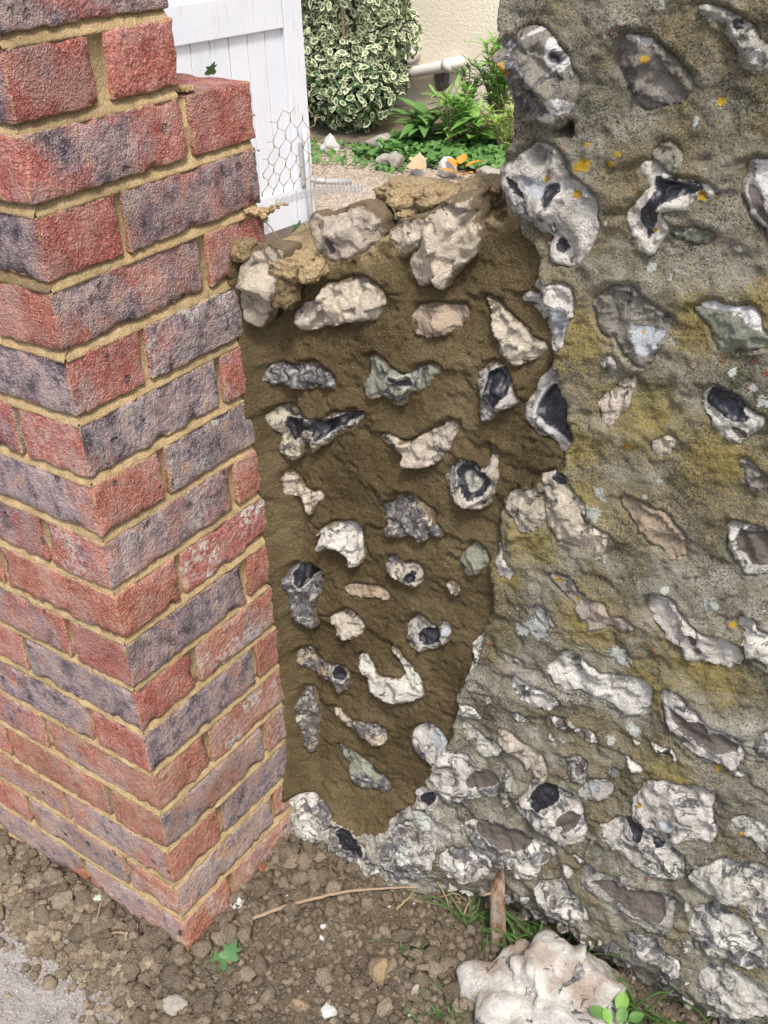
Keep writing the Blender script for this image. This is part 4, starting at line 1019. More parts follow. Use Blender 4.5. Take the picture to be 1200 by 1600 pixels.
def stone(name, x, y, size, seed, mat, label, cat='stone', rot=0., rough=.3, sub=4, up=.45, facets=9):
    z = ground_z(x, y) + size[2] * up
    v, f = rock((x, y, z), size, sub, seed, rough, facets, rot=rot)
    return top(name, v, f, M[mat], label, cat, 'white pebbles in the soil' if name == 'white_pebble' else None)
stone('chalk_stone', .012, .098, (.0125, .012, .014), 3, 'chalk', 'white chalky lump on the brown soil near the pier corner')
stone('buff_clod', .262, .135, (.017, .019, .022), 8, 'buffstone', 'buff earth-coated stone in the middle of the soil', rot=.5)
stone('white_pebble', .150, .143, (.006, .005, .006), 11, 'chalk', 'small white pebble above its twin in the soil centre', 'pebble', sub=3)
stone('white_pebble', .160, .128, (.006, .005, .006), 12, 'chalk', 'small white pebble just below its twin in the soil centre', 'pebble', sub=3)
stone('white_pebble', .334, .108, (.009, .007, .008), 13, 'chalk', 'white pebble at the bottom edge left of the big loose flint', 'pebble', sub=3)
stone('grey_sliver', .325, .135, (.006, .009, .013), 14, 'stone', 'upright grey stone sliver beside the white pebble', 'stone', sub=3)
stone('tan_stone', .19, .03, (.016, .012, .009), 15, 'buffstone', 'flat tan stone at the bottom edge of the soil', rot=.4)
stone('cream_stone', .235, .045, (.012, .012, .009), 16, 'chalk', 'cream mottled stone at the bottom edge of the soil', rot=.9)
stone('pale_stone', .045, -.075, (.02, .016, .010), 17, 'stone', 'pale flat stone at the bottom left edge by the path', rot=.3, up=.8)
stone('grey_stone', -.075, -.055, (.014, .009, .008), 18, 'stone', 'rough grey stone on the clay below the pier corner', rot=.2)
stone('white_sliver', -.105, -.02, (.006, .015, .007), 19, 'chalk', 'narrow whitish stone leaning against clods under the pier', rot=.5)
stone('clay_lump', -.16, -.055, (.022, .018, .014), 20, 'clay', 'pale yellow clay lump on the path edge at lower left', 'clay lump', rot=.2, rough=.4)
stone('clay_lump', -.05, -.015, (.022, .020, .018), 21, 'soil', 'large brown clod right under the pier corner', 'clod', rough=.4)
stone('clay_lump', .07, -.045, (.021, .020, .016), 22, 'soil', 'large brown clod at the bottom edge left of the ivy leaf', 'clod', rough=.4)
stone('pink_pebble', .025, -.075, (.007, .005, .004), 23, 'pinkstone' if 'pinkstone' in M else 'buffstone', 'small pinkish pebble by the path at bottom left', 'pebble', sub=3)
stone('green_chip', -.205, -.045, (.006, .006, .003), 24, 'chalk', 'flat pale green-white chip on the clay at lower left', 'stone chip', sub=3)

# the big loose flint at the lower right
def lobes(parts, res_sub=4, rough=.12, seed=0, freq=18):
    """union of lumpy ellipsoids pushed out from a common centre"""
    v, f = ICO[5 if res_sub > 4 else res_sub]
    c0 = np.mean([p[0] for p in parts], axis=0)
    dist = np.zeros(len(v))
    for c, s in parts:
        c = (np.array(c) - c0); s = np.array(s)
        # ray from origin along v with ellipsoid
        dd = v / s; oc = -c / s
        A = (dd ** 2).sum(1); B = (dd * oc).sum(1) * 2; Cc = (oc ** 2).sum() - 1
        disc = B * B - 4 * A * Cc
        t = np.where(disc > 0, (-B + np.sqrt(np.maximum(disc, 0))) / (2 * A), 0)
        dist = np.maximum(dist, t)
    P = v * dist[:, None] + c0
    n = fbm(P, freq, 4, seed) * rough * .12 + fbm(P, freq * 5, 3, seed + 4) * rough * .03
    return P + v * n[:, None], f
P, f5 = lobes([((.455, .225, -1.325), (.05, .05, .045)), ((.50, .24, -1.30), (.055, .05, .05)), ((.545, .255, -1.305), (.045, .045, .045)),
              ((.47, .175, -1.335), (.06, .05, .04)), ((.53, .19, -1.325), (.06, .055, .045)), ((.405, .20, -1.345), (.04, .035, .025)), ((.575, .215, -1.335), (.04, .045, .04))], 5, .10, 3, 16)
cR = np.array([.495, .215, -1.335]); rsR = np.random.RandomState(21); lo_, hi_ = P.min(0), P.max(0)
for i in range(8):        # broken faces
    nR = rsR.normal(size=3); nR[2] = abs(nR[2]); nR[1] -= .4; nR /= np.linalg.norm(nR)
    dR = (P - cR) @ nR; lim = dR.max() * rsR.uniform(.82, .94)
    P = P - np.maximum(dR - lim, 0)[:, None] * nR * .97
P = (P - P.min(0)) / (P.max(0) - P.min(0)) * (hi_ - lo_) + lo_
sd_ = P[rsR.choice(len(P), 46, replace=False)]
tl_ = rsR.normal(size=(46, 3)) * .36
wP = P + np.stack([fbm(P, 45, 2, 81), fbm(P, 45, 2, 82), fbm(P, 45, 2, 83)], 1) * .008
ni_ = np.array([((sd_ - w) ** 2).sum(1).argmin() for w in wP])
nP = (P - cR) / np.linalg.norm(P - cR, axis=1, keepdims=True)
P = P + nP * (np.clip(((wP - sd_[ni_]) * tl_[ni_]).sum(1), -.007, .007) + rsR.uniform(-.0035, .0035, 46)[ni_])[:, None]
P = P + nP * (fbm(P, 60, 4, 77) * .004)[:, None]
for hx_, hy_, hz_, hr_ in ((.50, .195, -1.268, .022), (.455, .185, -1.29, .018), (.545, .21, -1.275, .020), (.515, .15, -1.30, .018), (.44, .235, -1.29, .016)):
    w_ = np.exp(-(((P - np.array([hx_, hy_, hz_])) / hr_) ** 2).sum(1)); P = P + (cR - P) * (w_ * .26)[:, None]
P[:, 2] -= .008
o = top('loose_flint', P, f5, M['flint'], 'large knobbly white flint with pinkish hollows lying on the ground at lower right', 'flint')
n = len(P); me = o.data
pk = sstep(.0, .35, fbm(P, 22, 4, 9))[:, None]
cattr(me, 'col', pk * np.array([[.50, .40, .32]]) + (1 - pk) * np.array([[.76, .74, .69]]))
for a, b in (('mott', .24), ('dr', -1.), ('dk', -1.), ('gloss', 0.), ('old', 0.3), ('dirt', .26), ('yel', -1.), ('pale', -1.)): attr(me, a, np.full(n, b))
cattr(me, 'dcol', np.zeros((n, 3)))

# broken wooden stake
def stake():
    rs = np.random.RandomState(4)
    base = np.array([.390, .266, -1.385]); tip = np.array([.380, .270, -1.24])
    V = []; n = 12; L = 14
    for i in range(L):
        t = i / (L - 1)
        c = base + (tip - base) * t
        for k in range(n):
            a = 6.283 * k / n
            r = .0145 * (1 - .25 * t) * (1 + .18 * math.sin(3 * a + 1) + .1 * math.sin(7 * a))
            up = (.03 * max(0, math.sin(a + .5)) + .018 * rs.rand()) if i == L - 1 else 0
            V.append(c + np.array([math.cos(a) * r, math.sin(a) * r * .8, up]))
    Fc = [(i * n + k, i * n + (k + 1) % n, (i + 1) * n + (k + 1) % n, (i + 1) * n + k) for i in range(L - 1) for k in range(n)]
    Fc.append(tuple((L - 1) * n + k for k in range(n)))
    m = NT('stake_wood')
    sc = m.n('Mapping'); sc.inputs['Scale'].default_value = (1, 1, .12); m.link(m.pos, sc.inputs['Vector'])
    g = m.noise(220, 4, .65, vec=sc.outputs[0])
    c = m.ramp(g, [(.3, (.09, .055, .035)), (.5, (.23, .14, .09)), (.7, (.36, .26, .18))])
    c = m.mix(m.mr(m.noise(40, 3, .6), .44, .6, 0, .8), c, (.32, .28, .23))
    mat = m.done(c, .85, m.bump(g, 1.0, .002), .2)
    top('wooden_stake', V, Fc, mat, 'weathered orange-brown broken stake stub standing in grass at the wall foot', 'stake')
    mb = MB()
    mb.tube([(.352, .266, -1.262), (.362, .264, -1.252), (.374, .262, -1.238)], [.0016, .002, .0012], 6)
    top('wood_splinter', mb.v, mb.f, M['straw'], 'pale splinter of wood caught against the broken stake', 'splinter')
stake()

def polyline(pts, n=18, wob=.002, seed=0):
    P = [Vector(p) for p in pts]; out = []
    rs = random.Random(seed)
    for i in range(len(P) - 1):
        p0 = P[max(i - 1, 0)]; p1 = P[i]; p2 = P[i + 1]; p3 = P[min(i + 2, len(P) - 1)]
        for k in range(n):
            t = k / n
            out.append(.5 * ((2 * p1) + (p2 - p0) * t + (2 * p0 - 5 * p1 + 4 * p2 - p3) * t * t + (3 * p1 - p0 - 3 * p2 + p3) * t ** 3))
    out.append(P[-1])
    return [p + Vector((rs.uniform(-wob, wob), rs.uniform(-wob, wob), rs.uniform(-wob, wob) * .5)) for p in out]
def gz(x, y, h=0): return (x, y, ground_z(x, y) + h)
tw = polyline([gz(.045, .078, .010), gz(.09, .125, .020), gz(.14, .19, .022), gz(.19, .245, .020), gz(.235, .287, .016)], 7, .0008, 3)
mb = MB(); mb.tube(tw, [.0034 - .0018 * i / len(tw) for i in range(len(tw))], 7)
top('long_twig', mb.v, mb.f, M['bark'], 'long thin bent twig lying across the brown soil', 'twig')
for i, (pts, lab) in enumerate((
        ([gz(-.13, -.05, .008), gz(-.10, -.035, .014), gz(-.085, -.05, .008)], 'short dark twig below the pier corner at lower left'),
        ([gz(-.175, .0, .012), gz(-.16, -.03, .02), gz(-.14, -.06, .012), gz(-.135, -.09, .012)], 'crooked grey root strand on the clay at lower left'),
        ([gz(.225, .285, .006), gz(.232, .255, .016), gz(.225, .23, .008)], 'thin straw strand at the right end of the long twig'))):
    mb = MB(); mb.tube(polyline(pts, 6, .001, i), [.0022, .0012, .0018][i], 5)
    top('twig', mb.v, mb.f, M['straw' if i == 2 else 'bark'], lab, 'twig')

# grass
def blade(mb, base, tip, w, bend, seg=5):
    base = Vector(base); tip = Vector(tip)
    side = (tip - base).cross(Vector((0, 0, 1)))
    side = side.normalized() if side.length > 1e-6 else Vector((1, 0, 0))
    v = []
    for i in range(seg + 1):
        t = i / seg
        p = base.lerp(tip, t) + Vector((0, 0, bend * math.sin(math.pi * min(1, t * 1.1)) ))
        ww = w * (1 - t ** 2.2) + .0002
        v += [p - side * ww + Vector((0, 0, -.0004)), p + Vector((0, 0, ww * .35)), p + side * ww]
    f = []
    for i in range(seg):
        a = i * 3
        f += [(a, a + 1, a + 4, a + 3), (a + 1, a + 2, a + 5, a + 4)]
    mb.add(v, f)
def tuft(name, x, y, n, spread, length, mat, label, seed, w=.0022, dirx=0, diry=0):
    rs = random.Random(seed); mb = MB()
    for i in range(n):
        bx = x + rs.gauss(0, spread); by = y + rs.gauss(0, spread)
        a = rs.uniform(0, 6.28); L = length * rs.uniform(.5, 1.15)
        dx = math.cos(a) * L * .75 + dirx * L; dy = math.sin(a) * L * .6 + diry * L
        blade(mb, gz(bx, by, -.003), (bx + dx, by + dy, ground_z(bx, by) + L * rs.uniform(.1, .65)), w * rs.uniform(.6, 1.2), L * rs.uniform(.05, .3))
    return top(name, mb.v, mb.f, M[mat], label, 'grass', 'grass tufts at the wall foot', 'stuff')
tuft('grass_tuft', .345, .290, 26, .020, .10, 'grass', 'green grass tuft left of the broken stake at the wall foot', 1)
tuft('grass_tuft', .422, .285, 46, .018, .11, 'grass', 'thick dark green grass tuft right of the broken stake', 2, .0028, .2, -.1)
tuft('grass_tuft', .475, .292, 22, .014, .14, 'grass', 'long grass blades arching behind the big loose flint', 3, .003, .5, -.1)
tuft('grass_tuft', .385, .125, 34, .018, .05, 'grass', 'short grass tuft at the bottom edge left of the loose flint', 4, .0016)
tuft('grass_tuft', .275, .185, 9, .012, .055, 'grass', 'few thin grass blades lying on the soil centre', 5, .0014)
tuft('grass_tuft', .62, .262, 34, .02, .13, 'grass', 'long grass blades at the lower right corner', 6, .0024, .3, -.1)
tuft('grass_tuft', .31, .30, 10, .016, .07, 'straw', 'wispy dry grass strands at the wall foot', 7, .0010)
tuft('grass_tuft', .12, .262, 8, .02, .06, 'straw', 'dry straw wisps at the wall foot near the pier', 8, .0010)

# ivy leaf (five lobes) and seedling
def leaf_shape(outline, cx=0.0, cy=.35):
    return outline
def lobed_leaf(pos, size, yaw, tilt, fold=.12):
    ol = [(0, 0), (.18, -.06), (.42, -.02), (.52, .1), (.38, .24), (.30, .34), (.46, .46), (.5, .6), (.34, .58), (.2, .6), (.12, .78), (0, 1.0)]
    ol = ol + [(-x, y) for x, y in ol[-2:0:-1]]
    mid = [(0, y) for y in (.08, .3, .5, .72)]
    n = len(ol); pts = ol + [(0, .33)]
    V = []
    cyw, syw = math.cos(yaw), math.sin(yaw)
    for x, y in pts:
        z = fold * abs(x) + .06 * math.sin(y * 5) - .12 * y * y
        q = Vector((x * size, y * size, z * size)); q.rotate(Matrix.Rotation(tilt, 3, 'X')); q.rotate(Matrix.Rotation(yaw, 3, 'Z'))
        V.append(Vector(pos) + q)
    Fc = [(i, (i + 1) % n, n) for i in range(n)]
    return V, Fc
ivy = empty('ivy_seedling', gz(.062, .018), 'single green lobed ivy leaf pair on the soil below the pier', 'ivy')
V, Fc = lobed_leaf(gz(.066, .014, .012), .034, 2.2, .15); child('leaf', V, Fc, M['ivy'], ivy)
V, Fc = lobed_leaf(gz(.067, .018, .015), .032, .3, .35); child('leaf', V, Fc, M['ivy'], ivy)
mb = MB(); mb.tube(polyline([gz(.05, .055, .004), gz(.058, .035, .014), gz(.066, .016, .013)], 5, .0004, 2), .0009, 5)
child('stem', mb.v, mb.f, M['bark'], ivy)

def oval_leaf(pos, length, width, yaw, tilt, nlen=7, droop=.2, tip=1.3):
    V = []; Fc = []
    for i in range(nlen + 1):
        t = i / nlen; w = width * math.sin(math.pi * min(.985, t ** (1 / tip) * .97 + .015)) ** .8
        z = -droop * t * t * length
        for k, s in enumerate((-1, -.5, 0, .5, 1)):
            q = Vector((s * w * .5, t * length, z + abs(s) * w * .12 + .02 * length * math.sin(t * 9 + s)))
            q.rotate(Matrix.Rotation(tilt, 3, 'X')); q.rotate(Matrix.Rotation(yaw, 3, 'Z'))
            V.append(Vector(pos) + q)
    for i in range(nlen):
        for k in range(4):
            a = i * 5 + k; Fc.append((a, a + 1, a + 6, a + 5))
    return V, Fc
M['mid'] = mat_leaf('mid_green_leaf', (.08, .20, .05), (.17, .33, .09))
# leafy weed at the bottom right
wd = empty('green_weed', gz(.585, .215), 'bright green leafy weed at the bottom right beside the loose flint', 'weed')
wb = Vector((.605, .20, -1.318))
rw = random.Random(3)
for i, (dx, dy, dz, L, yaw, tilt) in enumerate([(-.012, .035, .035, .034, .2, .5), (.012, .03, .032, .028, -.7, .4), (-.03, .01, .03, .034, 1.5, .2), (-.02, .005, .028, .026, .9, .5), (.03, .0, .03, .03, -1.5, .2), (.012, -.015, .03, .034, -2.6, .1), (-.018, -.02, .028, .03, 2.6, .1), (.0, .005, .04, .028, .1, .6), (.035, .02, .02, .03, -1.1, .2)]):
    p = wb + Vector((dx * .6, dy * .6, dz))
    V, Fc = oval_leaf(p, L * .8, L * .55, yaw, tilt, tip=1.0); child('leaf', V, Fc, M['mid' if i % 3 else 'bright'], wd)
    mb = MB(); mb.tube(polyline([wb + Vector((0, 0, -.03)), wb + Vector((dx * .3, dy * .3, dz * .6)), p], 4, .0003, i), .0009, 5); child('stem', mb.v, mb.f, M['bright'], wd)
# dead leaves
M['deadleaf'] = simple('dead_leaf', (.30, .12, .06), (.17, .06, .04), 120, .8)
for pos, sz, yaw, lab in (((-.235, .0), .03, 1.2, 'curled reddish dead leaf on the clay at the left edge'), ((.018, .155), .02, .4, 'small crumpled dark red leaf on the soil beside the pier')):
    V, Fc = oval_leaf(gz(pos[0], pos[1], .014), sz, sz * .55, yaw, .2, droop=.5)
    top('dead_leaf', V, Fc, M['deadleaf'], lab, 'leaf')
V, Fc = lobed_leaf(gz(-.175, -.02, .016), .014, .5, .1); top('pale_leaf', V, Fc, simple('pale_green_leaf', (.32, .42, .3), (.45, .5, .38), 100, .7), 'small pale green leaf fragment on the clay by the path', 'leaf')
# ============================================================ WIRE MESH
M['wire'] = simple('galvanised_wire', (.62, .63, .64), (.42, .43, .44), 200, .45, spec=.6)
M['rustwire'] = simple('mortar_coated_wire', (.42, .33, .2), (.28, .2, .12), 200, .8)
wm = empty('wire_mesh', (.0, .325, -.30), 'torn galvanised wire mesh sticking up from the pier joint', 'wire mesh')
def mesh_pt(u, v):    # u across (0..1), v up (0..1) on a curled sheet
    x = .004 + .072 * u + .008 * math.sin(v * 2.2)
    y = .325 + .03 * u + .02 * math.sin(v * 1.6) * (u - .2)
    z = -.292 + .095 * v * (1 - .35 * (u - .45) ** 2 * 4) + .018 * u
    return Vector((x, y, z))
mbu = MB(); mbl = MB()
nu, nv = 6, 6
rw = random.Random(8)
jit = {}
def node(i, j):
    if (i, j) not in jit:
        jit[(i, j)] = mesh_pt(i / (nu * 2) + rw.uniform(-.015, .015), j / (nv * 2) + rw.uniform(-.015, .015))
    return jit[(i, j)]
for j in range(0, nv * 2):
    for i in range(0, nu * 2 + 1):
        if j > 7 and (i < 2 or i > 9): continue
        if j > 10 and i not in (3, 4, 5, 8, 9): continue
        # hexagonal net: short double-twist verticals joined by slanting wires
        if (i + (j // 2)) % 2 == 0:
            if j % 2 == 0:
                mbu.tube([node(i, j), node(i, j + 1)], .0007, 5)
            else:
                for s in (-1, 1):
                    if 0 <= i + s <= nu * 2: mbu.tube([node(i, j), node(i + s, j + 1)], .00042, 5)
        elif j % 2 == 1 and False:
            pass
child('upright_net', mbu.v, mbu.f, M['rustwire'], wm)
# flat strip of expanded mesh running out to the right
for s in (-1, 0, 1, 2):
    pts = []
    for k in range(44):
        t = k / 43
        zg = .0016 * (1 if (k + s) % 2 else -1)
        pts.append(Vector((.012 + .135 * t, .332 + .012 * math.sin(t * 3) + .0032 * s + zg, -.303 + .05 * t - .018 * t * t * t + .0022 * s * (1 - t * .4) + zg * .8)))
    mbl.tube(pts, .0006, 5)
child('mesh_strip', mbl.v, mbl.f, M['wire'], wm)
crumbs('mortar_crumbs', [(.006, .322, -.307, .004, 16), (.018, .328, -.304, .003, 14), (.026, .33, -.30, .003, 10)], M['pm'], wm, 31)['kind'] = 'stuff'

# ============================================================ BACKGROUND
def mat_gravel():
    m = NT('gravel')
    vc = m.voro(75, out='Color'); vd = m.voro(75)
    sp = m.n('SeparateColor'); m.link(vc, sp.inputs[0])
    c = m.ramp(sp.outputs[0], [(.0, (.36, .27, .20)), (.35, (.54, .44, .35)), (.65, (.66, .58, .50)), (1.0, (.46, .36, .29))])
    c = m.mix(m.mr(vd, .35, .6, 0, .5), c, (.2, .15, .11))
    c = m.mix(m.mr(m.noise(3.5, 4, .65), .55, .7, 0, .35), c, (.14, .18, .06))
    return m.done(c, .9, m.bump(m.math('SUBTRACT', 1.0, vd), 1.0, .012), .25)
M['gravel'] = mat_gravel()
mb = MB(); mb.add([(-9, .62, -1.352), (5, .62, -1.352), (5, 12, -1.352), (-9, 12, -1.352)], [(0, 1, 2, 3)])
top('gravel_path', mb.v, mb.f, M['gravel'], kind='structure', smooth=False)
# raised planting bed
bx = np.linspace(-4.2, 1.0, 105); by = np.linspace(4.35, 5.5, 26); BX, BY = np.meshgrid(bx, by)
q = np.stack([BX, BY, 0 * BX], -1)
BZ = -1.36 + .05 * sstep(4.4, 4.8, BY + .12 * fbm(q, 2.5, 3, 300)) + .03 * fbm(q, 8, 3, 301)
ii = np.arange(BX.size).reshape(BX.shape)
top('garden_bed', np.stack([BX, BY, BZ], -1).reshape(-1, 3), np.stack([ii[:-1, :-1], ii[:-1, 1:], ii[1:, 1:], ii[1:, :-1]], -1).reshape(-1, 4), M['soil'], kind='structure')

# rendered house wall
m = NT('cream_render')
c = m.mix(m.noise(3, 5, .65), (.79, .72, .59), (.85, .79, .67))
c = m.mix(m.mr(m.noise(25, 4, .7), .6, .75, 0, .25), c, (.45, .38, .28))
zc_ = m.n('SeparateXYZ'); m.link(m.pos, zc_.inputs[0])
c = m.mix(m.mr(m.math('ADD', zc_.outputs[2], m.math('MULTIPLY', m.noise(6, 4, .6), .35)), -.95, -1.2, 0, .5), c, (.42, .35, .28))
M['render'] = m.done(c, .9, m.bump(m.noise(60, 5, .7), 1.0, .006), .2)
hw = empty('house_wall', (-1.5, 5.6, -1.4), 'cream rendered house wall behind the garden bed', 'wall')
mb = MB(); mb.box(-7, 5.42, -1.4, 4, 5.8, 2.6); child('render_face', mb.v, mb.f, M['render'], hw, smooth=False)
v, f = rock((-2.90, 5.415, -1.13), (.05, .018, .10), 4, 5, .35, 6); child('spalled_patch', v, f, simple('dark_flint_patch', (.06, .055, .06), (.30, .27, .25), 25, .8, .004, 90), hw)
M['plastic'] = simple('white_plastic', (.74, .73, .69), (.62, .60, .55), 12, .45)
pp = empty('drain_pipe', (-2.9, 5.36, -1.0), 'white plastic waste pipe running along the cream house wall', 'pipe')
pts = [(-3.5, 5.36, -1.195), (-3.2, 5.36, -1.12), (-2.95, 5.36, -1.066), (-2.82, 5.362, -1.036), (-2.785, 5.375, -1.026), (-2.77, 5.40, -1.022), (-2.768, 5.43, -1.02)]
mb = MB(); mb.tube(pts, .036, 16); pr_ = child('pipe_run', mb.v, mb.f, M['plastic'], pp)
mb = MB(); mb.tube([(-2.85, 5.362, -1.044), (-2.825, 5.362, -1.038), (-2.80, 5.366, -1.031)], .041, 16); child('pipe_collar', mb.v, mb.f, M['plastic'], pr_)
mb = MB(); mb.tube([(-3.10, 5.43, -.99), (-3.10, 5.30, -1.0), (-3.10, 5.285, -1.03)], [.04, .04, .036], 14)
top('vent_pipe', mb.v, mb.f, M['plastic'], 'short white pipe stub poking from the wall above the drain pipe', 'pipe')

# ------------------------------------------------------------ leaves in bulk
def leaf_cloud(n, sampler, size, seed, elong=1.6, n_rim=6):
    rs = np.random.RandomState(seed)
    pos, nrm = sampler(n, rs)
    nrm = nrm + rs.normal(size=nrm.shape) * .55; nrm /= np.linalg.norm(nrm, axis=1, keepdims=True)
    t = rs.normal(size=nrm.shape); t -= nrm * (t * nrm).sum(1, keepdims=True); t /= np.linalg.norm(t, axis=1, keepdims=True)
    b = np.cross(nrm, t)
    s = size * rs.uniform(.4, 1.4, (n, 1))
    ang = np.linspace(0, 2 * np.pi, n_rim, endpoint=False)
    V = np.zeros((n, n_rim + 1, 3)); V[:, 0] = pos
    for i, a in enumerate(ang):
        r = 1.0 if i else 1.25
        V[:, i + 1] = pos + s * r * (elong * math.cos(a) * t * .5 + math.sin(a) * b * .5) + nrm * s * .10 * abs(math.sin(a)) - nrm * s * .08 * math.cos(a) ** 2
    base = (np.arange(n) * (n_rim + 1))[:, None]
    F = np.concatenate([np.concatenate([base, base + 1 + i, base + 1 + (i + 1) % n_rim], 1) for i in range(n_rim)])
    ctr = np.tile(np.array([1.0] + [0.0] * n_rim), n)
    rnd = np.repeat(rs.rand(n), n_rim + 1)
    return V.reshape(-1, 3), F, ctr, rnd
def shell(parts, lo=.78):
    parts = [(np.array(c), np.array(r)) for c, r in parts]
    def s(n, rs):
        P = []; N = []
        w = np.array([p[1].prod() ** .667 for p in parts]); w /= w.sum()
        while len(P) < n:
            c, r = parts[rs.choice(len(parts), p=w)]
            d = rs.normal(size=3); d /= np.linalg.norm(d)
            k = rs.uniform(lo, 1.04) * (1 + .10 * float(fbm(d[None] * 1.0 + c, 3.0, 2, 5)[0]))
            P.append(c + d * r * k); N.append(d / r)
        N = np.array(N); N /= np.linalg.norm(N, axis=1, keepdims=True)
        return np.array(P), N + np.array([0, 0, .5])
    return s
def mat_varieg():
    m = NT('variegated_leaf'); ctr = m.attr('ctr'); rnd = m.attr('rnd')
    g = m.mix(rnd, (.045, .10, .035), (.12, .20, .07))
    c = m.mix(m.mr(m.math('ADD', ctr, m.math('MULTIPLY', m.math('SUBTRACT', m.noise(60, 3, .6), .5), .5)), .32, .48), m.mix(rnd, (.40, .45, .27), (.62, .64, .46)), g)
    return m.done(c, .5, None, .4)
M['varieg'] = mat_varieg()
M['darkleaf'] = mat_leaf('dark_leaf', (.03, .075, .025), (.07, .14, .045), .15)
sh = empty('variegated_shrub', (-3.15, 4.75, -1.32), 'cream and green variegated shrub growing beside the white gate', 'shrub')
parts = [((-3.12, 4.80, -.62), (.34, .30, .30)), ((-3.05, 4.78, -.30), (.36, .32, .34)), ((-3.35, 4.70, -.75), (.34, .30, .36)), ((-2.93, 4.86, -.80), (.20, .20, .18)), ((-3.25, 4.66, -.15), (.42, .34, .42)), ((-3.12, 4.72, -.92), (.26, .24, .18))]
parts2 = [((-3.10, 4.70, -1.08), (.30, .24, .24)), ((-3.3, 4.72, -1.1), (.25, .2, .22)), ((-2.96, 4.86, -1.02), (.16, .14, .12))]
rsh = random.Random(9)
shoots = [((c[0] + rsh.uniform(-1, 1) * r[0], c[1] - rsh.uniform(.2, 1) * r[1], c[2] + rsh.uniform(-.9, .9) * r[2]), (rsh.uniform(.04, .11), rsh.uniform(.04, .1), rsh.uniform(.05, .13))) for c, r in parts for _ in range(7)]
v, f, ctr, rnd = leaf_cloud(17500, shell(parts + shoots + [(c, tuple(x * 1.02 for x in r)) for c, r in parts2[:1] + parts2[2:]]), .027, 3)
o = child('crown', v, f, M['varieg'], sh, smooth=False); attr(o.data, 'ctr', ctr); attr(o.data, 'rnd', rnd)
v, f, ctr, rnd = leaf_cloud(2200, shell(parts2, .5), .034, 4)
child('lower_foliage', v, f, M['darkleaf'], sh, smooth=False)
mb = MB()
rs_ = random.Random(2)
for i in range(9):
    a = rs_.uniform(0, 6.28); x = -3.14 + .06 * math.cos(a); y = 4.74 + .06 * math.sin(a)
    mb.tube(polyline([(x, y, -1.36), (x + .08 * math.cos(a), y + .08 * math.sin(a), -1.05), (x + .22 * math.cos(a), y + .2 * math.sin(a), -.6)], 5, .01, i), [.014 - .0008 * k for k in range(11)], 6)
child('stem', mb.v, mb.f, M['bark'], sh)

# ------------------------------------------------------------ gate
m = NT('white_gate_paint')
c = m.mix(m.noise(5, 4, .6), (.54, .58, .64), (.66, .69, .74))
sc = m.n('Mapping'); sc.inputs['Scale'].default_value = (1, 1, .1); m.link(m.pos, sc.inputs['Vector'])
c = m.mix(m.mr(m.noise(70, 5, .7, vec=sc.outputs[0]), .56, .70, 0, .6), c, (.44, .42, .40))
c = m.mix(m.mr(m.noise(40, 5, .75), .62, .70, 0, .6), c, (.36, .33, .29))
M['gate'] = m.done(c, .55, m.bump(m.noise(150, 4, .6, vec=sc.outputs[0]), 1.0, .0012), .4)
M['zinc'] = simple('dull_zinc', (.30, .31, .33), (.42, .43, .44), 60, .5, spec=.6)
gd = Vector((-.115, -.9934, 0)).normalized(); gn = Vector((.9934, -.115, 0)).normalized(); g0 = Vector((-1.955, 2.83, 0))
def gate_ax(a, d, z):        # along the gate from its free edge, depth (positive towards the wall gap), height
    p = g0 + gd * a + gn * d; return (p.x, p.y, z)
gate = empty('garden_gate', tuple(g0 + gd * .6 + Vector((0, 0, -1.23))), 'white painted boarded garden gate standing open behind the pier', 'gate')
def gpart(name, a0, a1, d0, d1, z0, z1, mat='gate', parent=None, bev=.003):
    mb = MB(); b = bev
    # chamfered bar: two stacked boxes give the front arris a soft edge
    mb.box(a0, d0, z0, a1, d1 - b, z1, gate_ax); 
    v = [gate_ax(*p) for p in ((a0, d1 - b, z0), (a1, d1 - b, z0), (a1, d1 - b, z1), (a0, d1 - b, z1), (a0 + b, d1, z0 + b), (a1 - b, d1, z0 + b), (a1 - b, d1, z1 - b), (a0 + b, d1, z1 - b))]
    mb.add(v, [(0, 1, 5, 4), (1, 2, 6, 5), (2, 3, 7, 6), (3, 0, 4, 7), (4, 5, 6, 7)])
    return child(name, mb.v, mb.f, M[mat], parent or gate, smooth=False)
for i in range(14):
    gpart('plank', .094 + i * .091, .094 + i * .091 + .0885, -.012, .008 + (i % 3) * .0007, -1.20, .55)
st_ = gpart('stile', 0.0, .098, -.03, .030, -1.224, .6)
gpart('stile', 1.30, 1.40, -.03, .030, -1.224, .6)
gpart('rail', .100, 1.298, -.029, .027, -.474, -.345)
gpart('rail', .100, 1.298, -.029, .027, -1.222, -1.075)
gpart('rail', .100, 1.298, -.029, .027, .46, .58)
mb = MB(); mb.box(.03, .030, -1.07, .075, .040, -.90, gate_ax); bk = child('bolt_bracket', mb.v, mb.f, M['zinc'], st_, smooth=False)
mb = MB(); mb.tube([gate_ax(.052, .052, -1.34), gate_ax(.052, .052, -.86), gate_ax(.045, .054, -.85)], .011, 10); db_ = child('drop_bolt', mb.v, mb.f, M['gate'], gate)
mb = MB(); mb.tube([gate_ax(.05, .05, -1.045), gate_ax(.0, .10, -1.06), gate_ax(-.10, .15, -1.075)], .012, 10); child('bolt_handle', mb.v, mb.f, M['zinc'], db_)
